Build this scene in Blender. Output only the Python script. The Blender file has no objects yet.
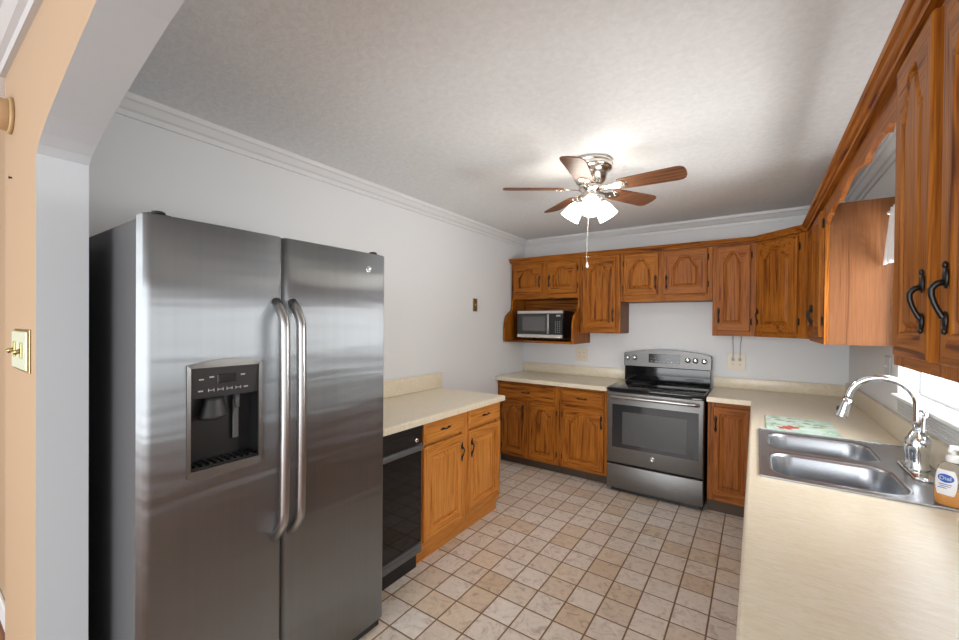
import bpy, bmesh, math, random
from mathutils import Vector, Matrix
random.seed(7)
S = bpy.context.scene
COL = S.collection

# ------------------------------------------------------------------ camera
CX, CY, CZ = 2.2623, -4.2426, 1.475
YAW, PIT, ROL, FPX, PPY = 0.5995, -0.0071, 0.0086, 404.266, 5.572
cy_, sy_ = math.cos(YAW), math.sin(YAW)
fw = Vector((-sy_, cy_, 0)); rt = Vector((cy_, sy_, 0)); up = Vector((0, 0, 1))
f2 = fw * math.cos(PIT) + up * math.sin(PIT); u2 = up * math.cos(PIT) - fw * math.sin(PIT)
r3 = rt * math.cos(ROL) + u2 * math.sin(ROL); u3 = u2 * math.cos(ROL) - rt * math.sin(ROL)
cam = bpy.data.objects.new('camera', bpy.data.cameras.new('camera'))
COL.objects.link(cam)
M4 = Matrix((r3, u3, -f2)).transposed().to_4x4(); M4.translation = (CX, CY, CZ)
cam.matrix_world = M4
cam.data.sensor_width = 36; cam.data.lens = FPX / 959 * 36
cam.data.shift_y = PPY / 959; cam.data.clip_start = 0.02
S.camera = cam

# ------------------------------------------------------------------ light
W = 2.868            # right wall
H = 2.44             # ceiling
WY0, WY1, WZ0, WZ1 = -2.66, -1.40, 1.125, 2.02      # window opening
world = bpy.data.worlds.new('world'); S.world = world; world.use_nodes = True
bg = world.node_tree.nodes['Background']
bg.inputs[0].default_value = (0.93, 0.965, 1.0, 1); bg.inputs[1].default_value = 1.6

def area(name, loc, target, sx, sy, power, col):
    l = bpy.data.lights.new(name, 'AREA'); l.shape = 'RECTANGLE'; l.size = sx; l.size_y = sy
    l.energy = power; l.color = col
    o = bpy.data.objects.new(name, l); COL.objects.link(o); o.location = loc
    o.rotation_euler = (Vector(target) - Vector(loc)).to_track_quat('-Z', 'Y').to_euler()
    return o
area('window_ceiling_fill', (W + 1.25, -2.03, .5), (1.3, -2.5, 2.2), 2.6, 1.6, 95, (1, 0.98, 0.95))  # added fill outside the window, aimed up to brighten the ceiling
area('window_daylight', (W + 0.36, -2.03, 1.60), (0.9, -2.2, 1.3), 1.25, 0.95, 26, (1, 0.985, 0.96))
area('dining_side_fill', (1.3, -7.6, 1.25), (1.5, -2.0, 1.35), 3.4, 2.2, 108, (0.97, 0.985, 1))  # added fill behind the camera, standing for unseen dining room daylight
S.view_settings.view_transform = 'Standard'; S.view_settings.look = 'None'
S.view_settings.gamma = 1; S.view_settings.use_curve_mapping = False
S.view_settings.exposure = 0.38

# ------------------------------------------------------------------ materials
def srgb(r, g, b):
    f = lambda c: (c / 255 / 12.92) if c <= 10 else ((c / 255 + 0.055) / 1.055) ** 2.4
    return (f(r), f(g), f(b), 1)

class Mat:
    def __init__(s, name, color=(.5, .5, .5, 1), rough=.5, metal=0, **kw):
        s.m = bpy.data.materials.new(name); s.m.use_nodes = True
        s.nt = s.m.node_tree; s.p = s.nt.nodes['Principled BSDF']
        s.p.inputs['Base Color'].default_value = color
        s.p.inputs['Roughness'].default_value = rough
        s.p.inputs['Metallic'].default_value = metal
        for k, v in kw.items(): s.p.inputs[k.replace('_', ' ')].default_value = v
    def n(s, t, **kw):
        nd = s.nt.nodes.new(t)
        for k, v in kw.items():
            if hasattr(nd, k): setattr(nd, k, v)
            else: nd.inputs[k].default_value = v
        return nd
    def l(s, a, b): s.nt.links.new(a, b)
    def coords(s, scale=(1, 1, 1), kind='Object', rnd=False):
        tc = s.n('ShaderNodeTexCoord'); mp = s.n('ShaderNodeMapping')
        mp.inputs['Scale'].default_value = scale
        src = tc.outputs[kind]
        if rnd:
            oi = s.n('ShaderNodeObjectInfo'); mu = s.n('ShaderNodeMath', operation='MULTIPLY'); mu.inputs[1].default_value = 20.0
            s.l(oi.outputs['Random'], mu.inputs[0])
            ad = s.n('ShaderNodeVectorMath', operation='ADD'); s.l(src, ad.inputs[0]); s.l(mu.outputs[0], ad.inputs[1]); src = ad.outputs[0]
        s.l(src, mp.inputs['Vector'])
        return mp.outputs[0]
    def noise(s, vec, scale=5, detail=4, rough=.6, dist=0):
        nd = s.n('ShaderNodeTexNoise'); s.l(vec, nd.inputs['Vector'])
        nd.inputs['Scale'].default_value = scale; nd.inputs['Detail'].default_value = detail
        nd.inputs['Roughness'].default_value = rough; nd.inputs['Distortion'].default_value = dist
        return nd.outputs['Fac']
    def ramp(s, fac, stops):
        r = s.n('ShaderNodeValToRGB'); s.l(fac, r.inputs[0]); e = r.color_ramp.elements
        while len(e) < len(stops): e.new(0.5)
        for q, (p, c) in zip(e, stops): q.position = p; q.color = c
        return r.outputs[0]
    def mix(s, fac, a, b, mode='MIX'):
        x = s.n('ShaderNodeMix', data_type='RGBA', blend_type=mode)
        for i, v in ((0, fac), (6, a), (7, b)):
            if hasattr(v, 'links'): s.l(v, x.inputs[i])
            else: x.inputs[i].default_value = v
        return x.outputs[2]
    def bump(s, h, strength=.2, dist=.01):
        b = s.n('ShaderNodeBump'); b.inputs['Strength'].default_value = strength; b.inputs['Distance'].default_value = dist
        s.l(h, b.inputs['Height']); s.l(b.outputs[0], s.p.inputs['Normal'])
    def color(s, c): s.l(c, s.p.inputs['Base Color'])

def oak(name, axis, dark, mid, light, rough=.48, fs=.75):
    m = Mat(name, rough=rough)
    k = {'x': (1.1, 22, 22), 'y': (22, 1.1, 22), 'z': (22, 22, 1.1)}[axis]
    kf = {'x': (5, 190, 190), 'y': (190, 5, 190), 'z': (190, 190, 5)}[axis]
    v = m.coords(k, rnd=True); vf = m.coords(kf, rnd=True)
    a = m.noise(v, 1.0, 3, .55, 1.6)
    w = m.n('ShaderNodeMath', operation='MULTIPLY'); m.l(a, w.inputs[0]); w.inputs[1].default_value = 15
    sn = m.n('ShaderNodeMath', operation='SINE'); m.l(w.outputs[0], sn.inputs[0])
    mr = m.n('ShaderNodeMapRange'); m.l(sn.outputs[0], mr.inputs[0]); mr.inputs[1].default_value = -1; mr.inputs[2].default_value = 1
    fine = m.noise(vf, 1.0, 2, .6)
    c1 = m.ramp(mr.outputs[0], [(0, dark), (.28, mid), (1, light)])
    c2 = m.ramp(fine, [(.36, (.50, .43, .36, 1)), (.56, (1, 1, 1, 1))])
    big = m.noise(m.coords((3, 3, 3), rnd=True), 1, 2)
    c3 = m.ramp(big, [(.3, (.86, .84, .8, 1)), (.7, (1.0, 1.0, 1.0, 1))])
    m.color(m.mix(1.0, m.mix(fs, c1, c2, 'MULTIPLY'), c3, 'MULTIPLY'))
    m.p.inputs['Specular IOR Level'].default_value = .2
    m.bump(fine, .12, .002)
    return m.m
D_, M_, L_ = srgb(98, 48, 10), srgb(150, 84, 22), srgb(176, 108, 34)
OAK = {a: oak('golden_oak_grain_' + a, a, D_, M_, L_) for a in 'xyz'}
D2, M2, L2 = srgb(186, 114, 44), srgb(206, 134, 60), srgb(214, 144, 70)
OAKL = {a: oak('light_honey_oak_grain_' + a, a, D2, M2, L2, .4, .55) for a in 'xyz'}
VENEER = oak('pinkish_oak_veneer', 'z', srgb(106, 66, 38), srgb(122, 78, 46), srgb(131, 86, 53), .45, .3)
RED = {a: oak('red_oak_grain_' + a, a, srgb(122, 64, 20), srgb(152, 86, 32), srgb(168, 102, 44)) for a in 'xyz'}

def wallmat(name, c, bump=.06, scale=60):
    m = Mat(name, c, .6); m.bump(m.noise(m.coords(), scale, 3), bump, .004); return m.m
WALL = wallmat('cool_white_wall_paint', (.745, .765, .78, 1))
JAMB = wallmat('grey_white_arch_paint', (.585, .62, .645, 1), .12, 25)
PEACH = wallmat('peach_wall_paint', srgb(172, 146, 118), .05)
mc = Mat('textured_white_ceiling', (.66, .66, .665, 1), .75)
nz = mc.noise(mc.coords(), 34, 4, .62, .5)
mc.bump(nz, .3, .012); mc.color(mc.ramp(nz, [(.3, (.735, .755, .77, 1)), (.7, (.815, .835, .85, 1))]))
CEIL = mc.m
TRIM = Mat('white_trim_paint', (.72, .735, .745, 1), .4).m

mt = Mat('stone_look_floor_tile', rough=.32)
tc = mt.n('ShaderNodeTexCoord'); mp = mt.n('ShaderNodeMapping'); mt.l(tc.outputs['Object'], mp.inputs['Vector'])
TX, TY = .159, .1625
mp.inputs['Location'].default_value = (-(2.083 - 13 * TX) / TX, -(-2.22 - 6 * TY) / TY, 0); mp.inputs['Scale'].default_value = (1 / TX, 1 / TY, 1)
fl = mt.n('ShaderNodeVectorMath', operation='FLOOR'); mt.l(mp.outputs[0], fl.inputs[0])
fr = mt.n('ShaderNodeVectorMath', operation='FRACTION'); mt.l(mp.outputs[0], fr.inputs[0])
wn = mt.n('ShaderNodeTexWhiteNoise', noise_dimensions='2D'); mt.l(fl.outputs[0], wn.inputs['Vector'])
base = mt.ramp(wn.outputs['Value'], [(0, srgb(212, 198, 180)), (.3, srgb(220, 211, 200)), (.62, srgb(226, 220, 212)), (.86, srgb(216, 201, 180)), (1, srgb(204, 185, 162))])
off = mt.n('ShaderNodeVectorMath', operation='MULTIPLY_ADD'); mt.l(wn.outputs['Color'], off.inputs[0]); off.inputs[1].default_value = (9, 9, 9); mt.l(tc.outputs['Object'], off.inputs[2])
v1 = mt.noise(off.outputs[0], 17, 5, .66, 1.4)
col = mt.mix(.95, base, mt.ramp(v1, [(.30, (.62, .57, .51, 1)), (.46, (.95, .93, .91, 1)), (.75, (1.12, 1.12, 1.12, 1))]), 'MULTIPLY')
sx = mt.n('ShaderNodeSeparateXYZ'); mt.l(fr.outputs[0], sx.inputs[0])
def edge(o):
    a = mt.n('ShaderNodeMath', operation='SUBTRACT'); mt.l(o, a.inputs[0]); a.inputs[1].default_value = .5
    b = mt.n('ShaderNodeMath', operation='ABSOLUTE'); mt.l(a.outputs[0], b.inputs[0]); return b.outputs[0]
mx = mt.n('ShaderNodeMath', operation='MAXIMUM'); mt.l(edge(sx.outputs[0]), mx.inputs[0]); mt.l(edge(sx.outputs[1]), mx.inputs[1])
wob = mt.n('ShaderNodeMath', operation='MULTIPLY_ADD'); mt.l(mt.noise(mt.coords(), 90, 2), wob.inputs[0]); wob.inputs[1].default_value = .008; mt.l(mx.outputs[0], wob.inputs[2])
gm = mt.ramp(wob.outputs[0], [(.474, (0, 0, 0, 1)), (.484, (1, 1, 1, 1))])
mt.color(mt.mix(gm, col, srgb(126, 98, 70)))
inv = mt.n('ShaderNodeMath', operation='SUBTRACT'); inv.inputs[0].default_value = 1; mt.l(gm, inv.inputs[1])
mt.bump(inv.outputs[0], .5, .003)
FLOOR = mt.m
WOODFLOOR = oak('brown_wood_floor', 'x', srgb(96, 58, 30), srgb(128, 82, 46), srgb(146, 98, 58), .3)

ml = Mat('beige_laminate_counter', rough=.28)
n1 = ml.noise(ml.coords((14, 60, 20)), 1.5, 5, .6, 1.2); n2 = ml.noise(ml.coords(), 420, 2)
ml.color(ml.mix(.35, ml.ramp(n1, [(.35, srgb(220, 208, 182)), (.65, srgb(230, 222, 204))]), ml.ramp(n2, [(.35, (.86, .83, .78, 1)), (.6, (1, 1, 1, 1))]), 'MULTIPLY'))
COUNTER = ml.m

def steel(name, base, rough, aniso, streak=(2, 2, 2)):
    m = Mat(name, base, rough, 1.0)
    nn = m.noise(m.coords(streak), 1.0, 3, .6)
    m.color(m.mix(1, base, m.ramp(nn, [(.3, (.95, .95, .95, 1)), (.7, (1, 1, 1, 1))]), 'MULTIPLY'))
    if aniso:
        m.p.inputs['Anisotropic'].default_value = aniso
        tg = m.n('ShaderNodeTangent', direction_type='RADIAL', axis='Z'); m.l(tg.outputs[0], m.p.inputs['Tangent']); m.p.inputs['Anisotropic Rotation'].default_value = 0.0
    return m
st = steel('brushed_stainless_fridge', (.325, .34, .352, 1), .47, .985, (1, 40, .8))
wv = st.noise(st.coords((1, .55, 5.0)), 1.6, 2, .5, .4); st.bump(wv, .25, .02)
STEEL = st.m
HANDLE = steel('satin_steel_handle', (.47, .47, .47, 1), .30, 0, (40, 40, 2)).m
SLATE = steel('slate_steel', (.22, .217, .213, 1), .46, 0, (1.2, 60, 60)).m
_s = steel('sink_stainless', (.40, .42, .45, 1), .26, 0, (3, 90, 3)); _s.p.inputs['Metallic'].default_value = .86; SINK = _s.m
CHROME = Mat('polished_chrome', (.80, .82, .84, 1), .07, 1).m
NICKEL = Mat('polished_nickel', (.72, .68, .62, 1), .2, 1).m
BRONZE = Mat('dark_bronze', (.035, .033, .032, 1), .38, .85).m
BLACKG = Mat('gloss_black_glass', (.006, .006, .007, 1), .06).m
BLACKP = Mat('black_plastic', (.012, .012, .013, 1), .35).m
DGREY = Mat('dark_grey_plastic', (.035, .035, .036, 1), .42).m
FRSIDE = Mat('dark_grey_fridge_side', (.085, .085, .088, 1), .42).m
OVENW = Mat('smoked_oven_glass', (.03, .03, .031, 1), .08).m
LCD = Mat('dim_display_glass', (.004, .005, .006, 1), .12).m
PALE = Mat('pale_print', (.42, .43, .44, 1), .5).m
WHITEP = Mat('white_plastic', (.82, .82, .82, 1), .3).m
BEIGEP = Mat('beige_plastic', srgb(224, 214, 196), .4).m
BRASS = Mat('aged_brass', (.42, .31, .13, 1), .34, .9).m
GREYP = Mat('grey_plastic', (.10, .102, .105, 1), .4).m
TOEWOOD = Mat('dark_toe_kick', srgb(74, 58, 44), .6).m  # one even dark brown for the toe kick boards
BLADE = oak('walnut_fan_blade', 'x', srgb(74, 46, 30), srgb(104, 68, 46), srgb(122, 84, 60), .4)
CORD = Mat('grey_cord', (.46, .46, .47, 1), .5).m
CLOTH = Mat('white_cotton', (.80, .80, .80, 1), .85).m
DARKLINE = Mat('dark_gap', (.01, .01, .01, 1), .7).m

sh = Mat('lit_frosted_glass', (.95, .93, .9, 1), .4)
sh.p.inputs['Emission Color'].default_value = (1, .93, .83, 1); sh.p.inputs['Emission Strength'].default_value = 16.0
SHADE = sh.m
bl = Mat('lit_bulb', (1, 1, 1, 1), .4); bl.p.inputs['Emission Color'].default_value = (1, .88, .7, 1); bl.p.inputs['Emission Strength'].default_value = 25
BULB = bl.m
# window pane: clear, with a little reflection
gp = bpy.data.materials.new('clear_window_pane'); gp.use_nodes = True
t = gp.node_tree; t.nodes.remove(t.nodes['Principled BSDF'])
tr = t.nodes.new('ShaderNodeBsdfTransparent'); gl = t.nodes.new('ShaderNodeBsdfGlossy'); gl.inputs['Roughness'].default_value = .02
ms = t.nodes.new('ShaderNodeMixShader'); ms.inputs[0].default_value = .06
t.links.new(tr.outputs[0], ms.inputs[1]); t.links.new(gl.outputs[0], ms.inputs[2]); t.links.new(ms.outputs[0], t.nodes['Material Output'].inputs[0])
PANE = gp
SOAP = Mat('orange_soap', srgb(250, 172, 36), .08, 0, Transmission_Weight=.3, IOR=1.36).m
BOTTLE = Mat('clear_bottle_plastic', (.97, .96, .94, 1), .06, 0, Transmission_Weight=.92, IOR=1.12).m
LABELW = Mat('white_label', (.82, .83, .86, 1), .4).m
LABELB = Mat('blue_label_oval', srgb(20, 96, 190), .35).m
mb = Mat('printed_glass_board', rough=.08)
vb = mb.coords((1, 1, 1)); nb = mb.noise(vb, 9, 3, .6, 1.2)
g1 = mb.ramp(nb, [(.36, srgb(176, 216, 186)), (.5, srgb(214, 238, 228)), (.7, srgb(226, 242, 236))])
nb2 = mb.noise(mb.coords((1, 1, 1), rnd=True), 15, 2, .5, .6)
g2 = mb.ramp(nb2, [(.66, (0, 0, 0, 1)), (.72, (1, 1, 1, 1))])
mb.color(mb.mix(g2, g1, srgb(176, 172, 128)))
BOARD = mb.m
FLRED = Mat('red_flower_print', srgb(200, 84, 72), .1).m
LEAF = Mat('green_leaf_print', srgb(158, 190, 140), .1).m
RIB = Mat('glossy_board_reflection_ribs', (.72, .73, .74, 1), .16).m

# ------------------------------------------------------------------ mesh helpers
class Frame:
    def __init__(s, o=(0, 0, 0), u=(1, 0, 0), n=(0, 1, 0), w=(0, 0, 1)):
        s.o, s.u, s.n_, s.w = Vector(o), Vector(u).normalized(), Vector(n).normalized(), Vector(w).normalized()
    def pt(s, a, n, z): return s.o + s.u * a + s.n_ * n + s.w * z
WF = Frame()
BACK = Frame((0, 0, 0), (1, 0, 0), (0, -1, 0))
RIGHT = Frame((W, 0, 0), (0, -1, 0), (-1, 0, 0))
LEFT = Frame((0, 0, 0), (0, -1, 0), (1, 0, 0))

class MB:
    def __init__(s, F=WF): s.b = bmesh.new(); s.F = F; s.mi = 0
    def v(s, a, n, z): return s.b.verts.new(s.F.pt(a, n, z))
    def f(s, vs, smooth=False, mi=None):
        try: q = s.b.faces.new(vs)
        except ValueError: return None
        q.material_index = s.mi if mi is None else mi; q.smooth = smooth; return q
    def box(s, a0, a1, n0, n1, z0, z1, bev=0, seg=1):
        t = bmesh.new()
        c = [t.verts.new((x, y, z)) for x in (a0, a1) for y in (n0, n1) for z in (z0, z1)]
        for q in ((0, 1, 3, 2), (4, 6, 7, 5), (0, 4, 5, 1), (2, 3, 7, 6), (0, 2, 6, 4), (1, 5, 7, 3)): t.faces.new([c[i] for i in q])
        if bev: bmesh.ops.bevel(t, geom=t.edges[:], offset=bev, segments=seg, affect='EDGES', profile=.5)
        s.add(t, seg > 1); return s
    def add(s, t, smooth=False):
        mp = {v: s.b.verts.new(s.F.pt(*v.co)) for v in t.verts}
        for q in t.faces: s.f([mp[v] for v in q.verts], smooth or q.smooth)
        t.free()
    def prism(s, pts, n0, n1, plane='az', bev=0):
        """polygon in plane az (extrude n), nz (extrude a) or an (extrude z)"""
        t = bmesh.new()
        g = {'az': lambda p, e: (p[0], e, p[1]), 'nz': lambda p, e: (e, p[0], p[1]), 'an': lambda p, e: (p[0], p[1], e)}[plane]
        A = [t.verts.new(g(p, n0)) for p in pts]; B = [t.verts.new(g(p, n1)) for p in pts]
        t.faces.new(A); t.faces.new(B[::-1]); k = len(pts)
        for i in range(k): t.faces.new((A[i], B[i], B[(i + 1) % k], A[(i + 1) % k]))
        if bev: bmesh.ops.bevel(t, geom=t.edges[:], offset=bev, segments=1, affect='EDGES', profile=.5)
        s.add(t); return s
    def cells(s, A, N, mask, z0, z1, bev=0, bevtop=None):
        t = bmesh.new(); V = {}
        def vv(i, j, k):
            if (i, j, k) not in V: V[i, j, k] = t.verts.new((A[i], N[j], (z0, z1)[k]))
            return V[i, j, k]
        on = lambda i, j: 0 <= i < len(A) - 1 and 0 <= j < len(N) - 1 and mask(.5 * (A[i] + A[i + 1]), .5 * (N[j] + N[j + 1]))
        for i in range(len(A) - 1):
            for j in range(len(N) - 1):
                if not on(i, j): continue
                t.faces.new([vv(i, j, 1), vv(i + 1, j, 1), vv(i + 1, j + 1, 1), vv(i, j + 1, 1)])
                t.faces.new([vv(i, j, 0), vv(i, j + 1, 0), vv(i + 1, j + 1, 0), vv(i + 1, j, 0)])
                for (di, dj, p, q) in ((-1, 0, (i, j), (i, j + 1)), (1, 0, (i + 1, j + 1), (i + 1, j)), (0, -1, (i + 1, j), (i, j)), (0, 1, (i, j + 1), (i + 1, j + 1))):
                    if not on(i + di, j + dj):
                        t.faces.new([vv(*p, 0), vv(*p, 1), vv(*q, 1), vv(*q, 0)])
        bmesh.ops.recalc_face_normals(t, faces=t.faces[:])
        if bev:
            es = [e for e in t.edges if len(e.link_faces) == 2 and e.calc_face_angle(0) > 1 and all(abs(v.co.z - z1) < 1e-6 for v in e.verts) and (bevtop is None or bevtop(e))]
            bmesh.ops.bevel(t, geom=es, offset=bev, segments=3, affect='EDGES', profile=.5)
        s.add(t); return s
    def tube(s, pts, r, seg=10, closed=False, flat=1.0, ref=None, smooth=True):
        P = [Vector(p) for p in pts]; n = len(P); R = r if hasattr(r, '__len__') else [r] * n
        rings = []; ref = Vector(ref) if ref else None
        for i in range(n):
            d = (P[min(i + 1, n - 1)] - P[max(i - 1, 0)]).normalized()
            if ref is None: ref = Vector((0, 0, 1)) if abs(d.z) < .9 else Vector((1, 0, 0))
            x = (ref - d * ref.dot(d)).normalized(); y = d.cross(x); ref = x
            rings.append([s.v(*(P[i] + x * math.cos(2 * math.pi * k / seg) * R[i] + y * math.sin(2 * math.pi * k / seg) * R[i] * flat)) for k in range(seg)])
        for i in range(n - 1):
            for k in range(seg): s.f((rings[i][k], rings[i][(k + 1) % seg], rings[i + 1][(k + 1) % seg], rings[i + 1][k]), smooth)
        s.f(rings[0][::-1]); s.f(rings[-1]); return s
    def lathe(s, prof, c=(0, 0, 0), axis=(0, 0, 1), seg=24, cap=True, sx=1, sy=1):
        ax = Vector(axis).normalized(); x = ax.orthogonal().normalized()
        if abs(ax.z) > .99: x = Vector((1, 0, 0))
        y = ax.cross(x); c = Vector(c); rings = []
        for r, h in prof:
            rings.append([s.v(*(c + ax * h + x * (r * sx * math.cos(2 * math.pi * k / seg)) + y * (r * sy * math.sin(2 * math.pi * k / seg)))) for k in range(seg)])
        for i in range(len(prof) - 1):
            for k in range(seg): s.f((rings[i][k], rings[i][(k + 1) % seg], rings[i + 1][(k + 1) % seg], rings[i + 1][k]), True)
        if cap:
            s.f(rings[0][::-1]); s.f(rings[-1])
        return s
    def ball(s, c, rx, ry, rz, seg=12, rings=8):
        prev = None; c = Vector(c)
        top = s.v(*(c + Vector((0, 0, rz)))); bot = s.v(*(c - Vector((0, 0, rz))))
        for i in range(1, rings):
            th = math.pi * i / rings
            ring = [s.v(*(c + Vector((rx * math.sin(th) * math.cos(2 * math.pi * k / seg), ry * math.sin(th) * math.sin(2 * math.pi * k / seg), rz * math.cos(th))))) for k in range(seg)]
            for k in range(seg):
                if prev: s.f((prev[k], prev[(k + 1) % seg], ring[(k + 1) % seg], ring[k]), True)
                else: s.f((top, ring[(k + 1) % seg], ring[k]), True)
            prev = ring
        for k in range(seg): s.f((prev[k], prev[(k + 1) % seg], bot), True)
        return s
    def sweep(s, prof, path, mis=None):
        """prof (out, z) swept along a plan polyline of (a, n), mitred; 'out' is to the left-hand normal given per path"""
        P = [Vector((p[0], p[1])) for p in path]; R = []
        for i, p in enumerate(P):
            d1 = (P[i] - P[i - 1]).normalized() if i else (P[1] - P[0]).normalized()
            d2 = (P[i + 1] - P[i]).normalized() if i < len(P) - 1 else d1
            n1 = Vector((d1.y, -d1.x)); n2 = Vector((d2.y, -d2.x)); m = (n1 + n2).normalized(); m /= max(m.dot(n1), .2)
            R.append([s.v(p.x + m.x * o, p.y + m.y * o, z) for o, z in prof])
        k = len(prof)
        for i in range(len(P) - 1):
            for j in range(k): s.f((R[i][j], R[i][(j + 1) % k], R[i + 1][(j + 1) % k], R[i + 1][j]), mi=mis[i] if mis else 0)
        s.f(R[0]); s.f(R[-1][::-1]); return s
    def build(s, name, mats, parent=None, kind=None, label=None, recalc=True):
        if recalc: bmesh.ops.recalc_face_normals(s.b, faces=s.b.faces[:])
        me = bpy.data.meshes.new(name)
        base = Vector((0, 0, 0))
        q = parent
        while q is not None: base += q.location; q = q.parent
        if parent is None and kind != 'structure':
            zs = [v.co for v in s.b.verts]
            lo = Vector((min(c.x for c in zs), min(c.y for c in zs), min(c.z for c in zs))); hi = Vector((max(c.x for c in zs), max(c.y for c in zs), 0))
            own = Vector(((lo.x + hi.x) / 2, (lo.y + hi.y) / 2, lo.z))
        else: own = Vector((0, 0, 0))
        off = base + own
        for v in s.b.verts: v.co -= off
        s.b.to_mesh(me); s.b.free()
        for m in (mats if isinstance(mats, (list, tuple)) else [mats]): me.materials.append(m)
        o = bpy.data.objects.new(name, me); COL.objects.link(o); o.location = own
        if parent: o.parent = parent
        if kind: o['kind'] = kind
        if label: o['label'] = label
        return o
def tag(o, label, cat, group=None):
    o['label'] = label; o['category'] = cat
    if group: o['group'] = group
    return o
def thing(name, loc, label, cat, group=None):
    o = bpy.data.objects.new(name, None); COL.objects.link(o); o.location = loc; o.empty_display_size = .1
    return tag(o, label, cat, group)
def struct(name, b, m): return b.build(name, m, kind='structure')
def text_mesh(b, txt, size, F, n0, depth=.0006):
    cu = bpy.data.curves.new('lettering', 'FONT'); cu.body = txt; cu.size = size; cu.align_x = 'CENTER'; cu.align_y = 'CENTER'
    ob = bpy.data.objects.new('lettering', cu); COL.objects.link(ob)
    dg = bpy.context.evaluated_depsgraph_get(); me = bpy.data.meshes.new_from_object(ob.evaluated_get(dg))
    vs = [b.b.verts.new(F.pt(v.co.x, n0 + depth, v.co.y)) for v in me.vertices]
    for p in me.polygons: b.f([vs[i] for i in p.vertices])
    bpy.data.objects.remove(ob); bpy.data.meshes.remove(me); bpy.data.curves.remove(cu)

# ------------------------------------------------------------------ room shell
NY, FY = -3.995, -3.88        # dining-room face and kitchen face of the arch wall
JX = .50                      # left jamb of the arch
struct('floor', MB().box(-.1, W + .1, -3.94, .1, -.05, 0), FLOOR)
struct('floor_dining', MB().box(-3.2, 5.4, -8.4, -3.9405, -.05, -.0005).box(-3.2, -.1005, -3.9405, -3.0, -.05, -.0005), WOODFLOOR)
struct('ceiling', MB().box(-.1, W + .1, FY, .1, H, H + .05), CEIL)
struct('ceiling_dining', MB().box(-3.2, 5.4, -7.4, FY - .0005, H + .0005, H + .05), CEIL)
struct('wall_back', MB().box(-.1, W + .1, 0, .1, 0, H), WALL)
struct('wall_left', MB().box(-.1, 0, FY, 0, 0, H), WALL)
b = MB(Frame((W, 0, 0), (0, 1, 0), (0, 0, 1), (1, 0, 0)))
b.cells([FY, WY0, WY1, 0], [0, WZ0, WZ1, H], lambda a, z: not (WY0 < a < WY1 and WZ0 < z < WZ1), 0, .14)
struct('wall_right', b, WALL)
# arched wall between dining room and kitchen
arch = [(.50, 1.965), (.53, 1.985), (.58, 2.006), (.66, 2.034), (.78, 2.066), (.95, 2.108), (1.15, 2.152), (1.35, 2.182), (1.6, 2.20), (1.85, 2.205), (2.1, 2.2), (2.35, 2.18), (2.6, 2.145), (2.8, 2.1), (2.95, 2.05), (3.05, 1.965)]
b = MB()
out = [(-.06, 0), (.5, 0)] + arch + [(3.05, 0), (4.6, 0), (4.6, H), (-.06, H)]
def archwall(b):
    # quads strip, so the soffit and both faces stay clean
    for y, mi in ((NY, 0), (FY, 1)):
        def vv(x, z): return b.v(x, y, z)
        b.f([vv(-.06, 0), vv(JX, 0), vv(JX, arch[0][1]), vv(JX, H), vv(-.06, H)], mi=mi)
        b.f([vv(3.05, 0), vv(4.6, 0), vv(4.6, H), vv(3.05, H), vv(3.05, arch[-1][1])], mi=mi)
        for p, q in zip(arch, arch[1:]): b.f([vv(*p), vv(*q), vv(q[0], H), vv(p[0], H)], mi=mi)
    jam = [(JX, 0)] + arch + [(3.05, 0)]
    A = [b.v(x, NY, z) for x, z in jam]; B = [b.v(x, FY, z) for x, z in jam]
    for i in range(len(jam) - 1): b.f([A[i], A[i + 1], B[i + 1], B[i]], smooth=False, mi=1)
    for x in (-.06, 4.6): b.f([b.v(x, NY, 0), b.v(x, NY, H), b.v(x, FY, H), b.v(x, FY, 0)], mi=0)
archwall(b)
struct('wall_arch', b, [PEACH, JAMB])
struct('wall_hall', MB().box(-3.2, -.105, FY - .04, FY + .06, 0, H), PEACH)
struct('wall_dining_left', MB().box(-3.3, -3.2, -7.4, FY + .06, 0, H), PEACH)
struct('baseboard_hall', MB().box(-3.2, -.12, FY - .055, FY - .0405, 0, .10, .004), TRIM)
crown = [(0, H - .085), (.012, H - .085), (.016, H - .062), (.028, H - .055), (.045, H - .028), (.056, H - .022), (.06, H), (0, H)]
struct('trim_1', MB().sweep(crown, [(0, FY), (0, 0), (W, 0), (W, FY)]), TRIM)
struct('trim_2', MB().sweep([(o * 1.2, H - (H - z) * .8) for o, z in crown], [(4.6, NY), (-.06, NY)][::-1]), Mat('darkened_trim_paint', (.5, .5, .505, 1), .5).m)  # trim colour darkened to offset the strong light on the dining side
# dining-room crown, seen top left
# window with casing, sill and pane
b = MB(RIGHT)
aw0, aw1 = -WY1, -WY0
for (x0, x1, z0, z1) in ((aw0 - .085, aw0, WZ0 - .01, WZ1 + .085), (aw1, aw1 + .085, WZ0 - .01, WZ1 + .085), (aw0, aw1, WZ1, WZ1 + .085)):
    b.box(x0, x1, .0005, .018, z0, z1, .004)
b.box(aw0, aw1, -.10, -.06, WZ0, WZ0 + .03, .003); b.box(aw0, aw1, -.10, -.06, WZ1 - .04, WZ1, .003)
b.box(aw0, aw0 + .025, -.10, -.06, WZ0 + .03, WZ1 - .04); b.box(aw1 - .025, aw1, -.10, -.06, WZ0 + .03, WZ1 - .04)
win = struct('window_1', b, TRIM)
MB(RIGHT).box(aw0 + .001, aw1 - .001, -.0595, .045, WZ0 + .0005, WZ0 + .016, .004).build('window_sill', TRIM, win)
MB(RIGHT).box(aw0 + .02, aw1 - .02, -.083, -.079, WZ0 + .025, WZ1 - .035).build('window_pane', PANE, win)
b = MB(RIGHT)
b.box(aw0 - .04, aw1 + .04, .0005, .008, 1.045, WZ0 - .001)
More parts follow.
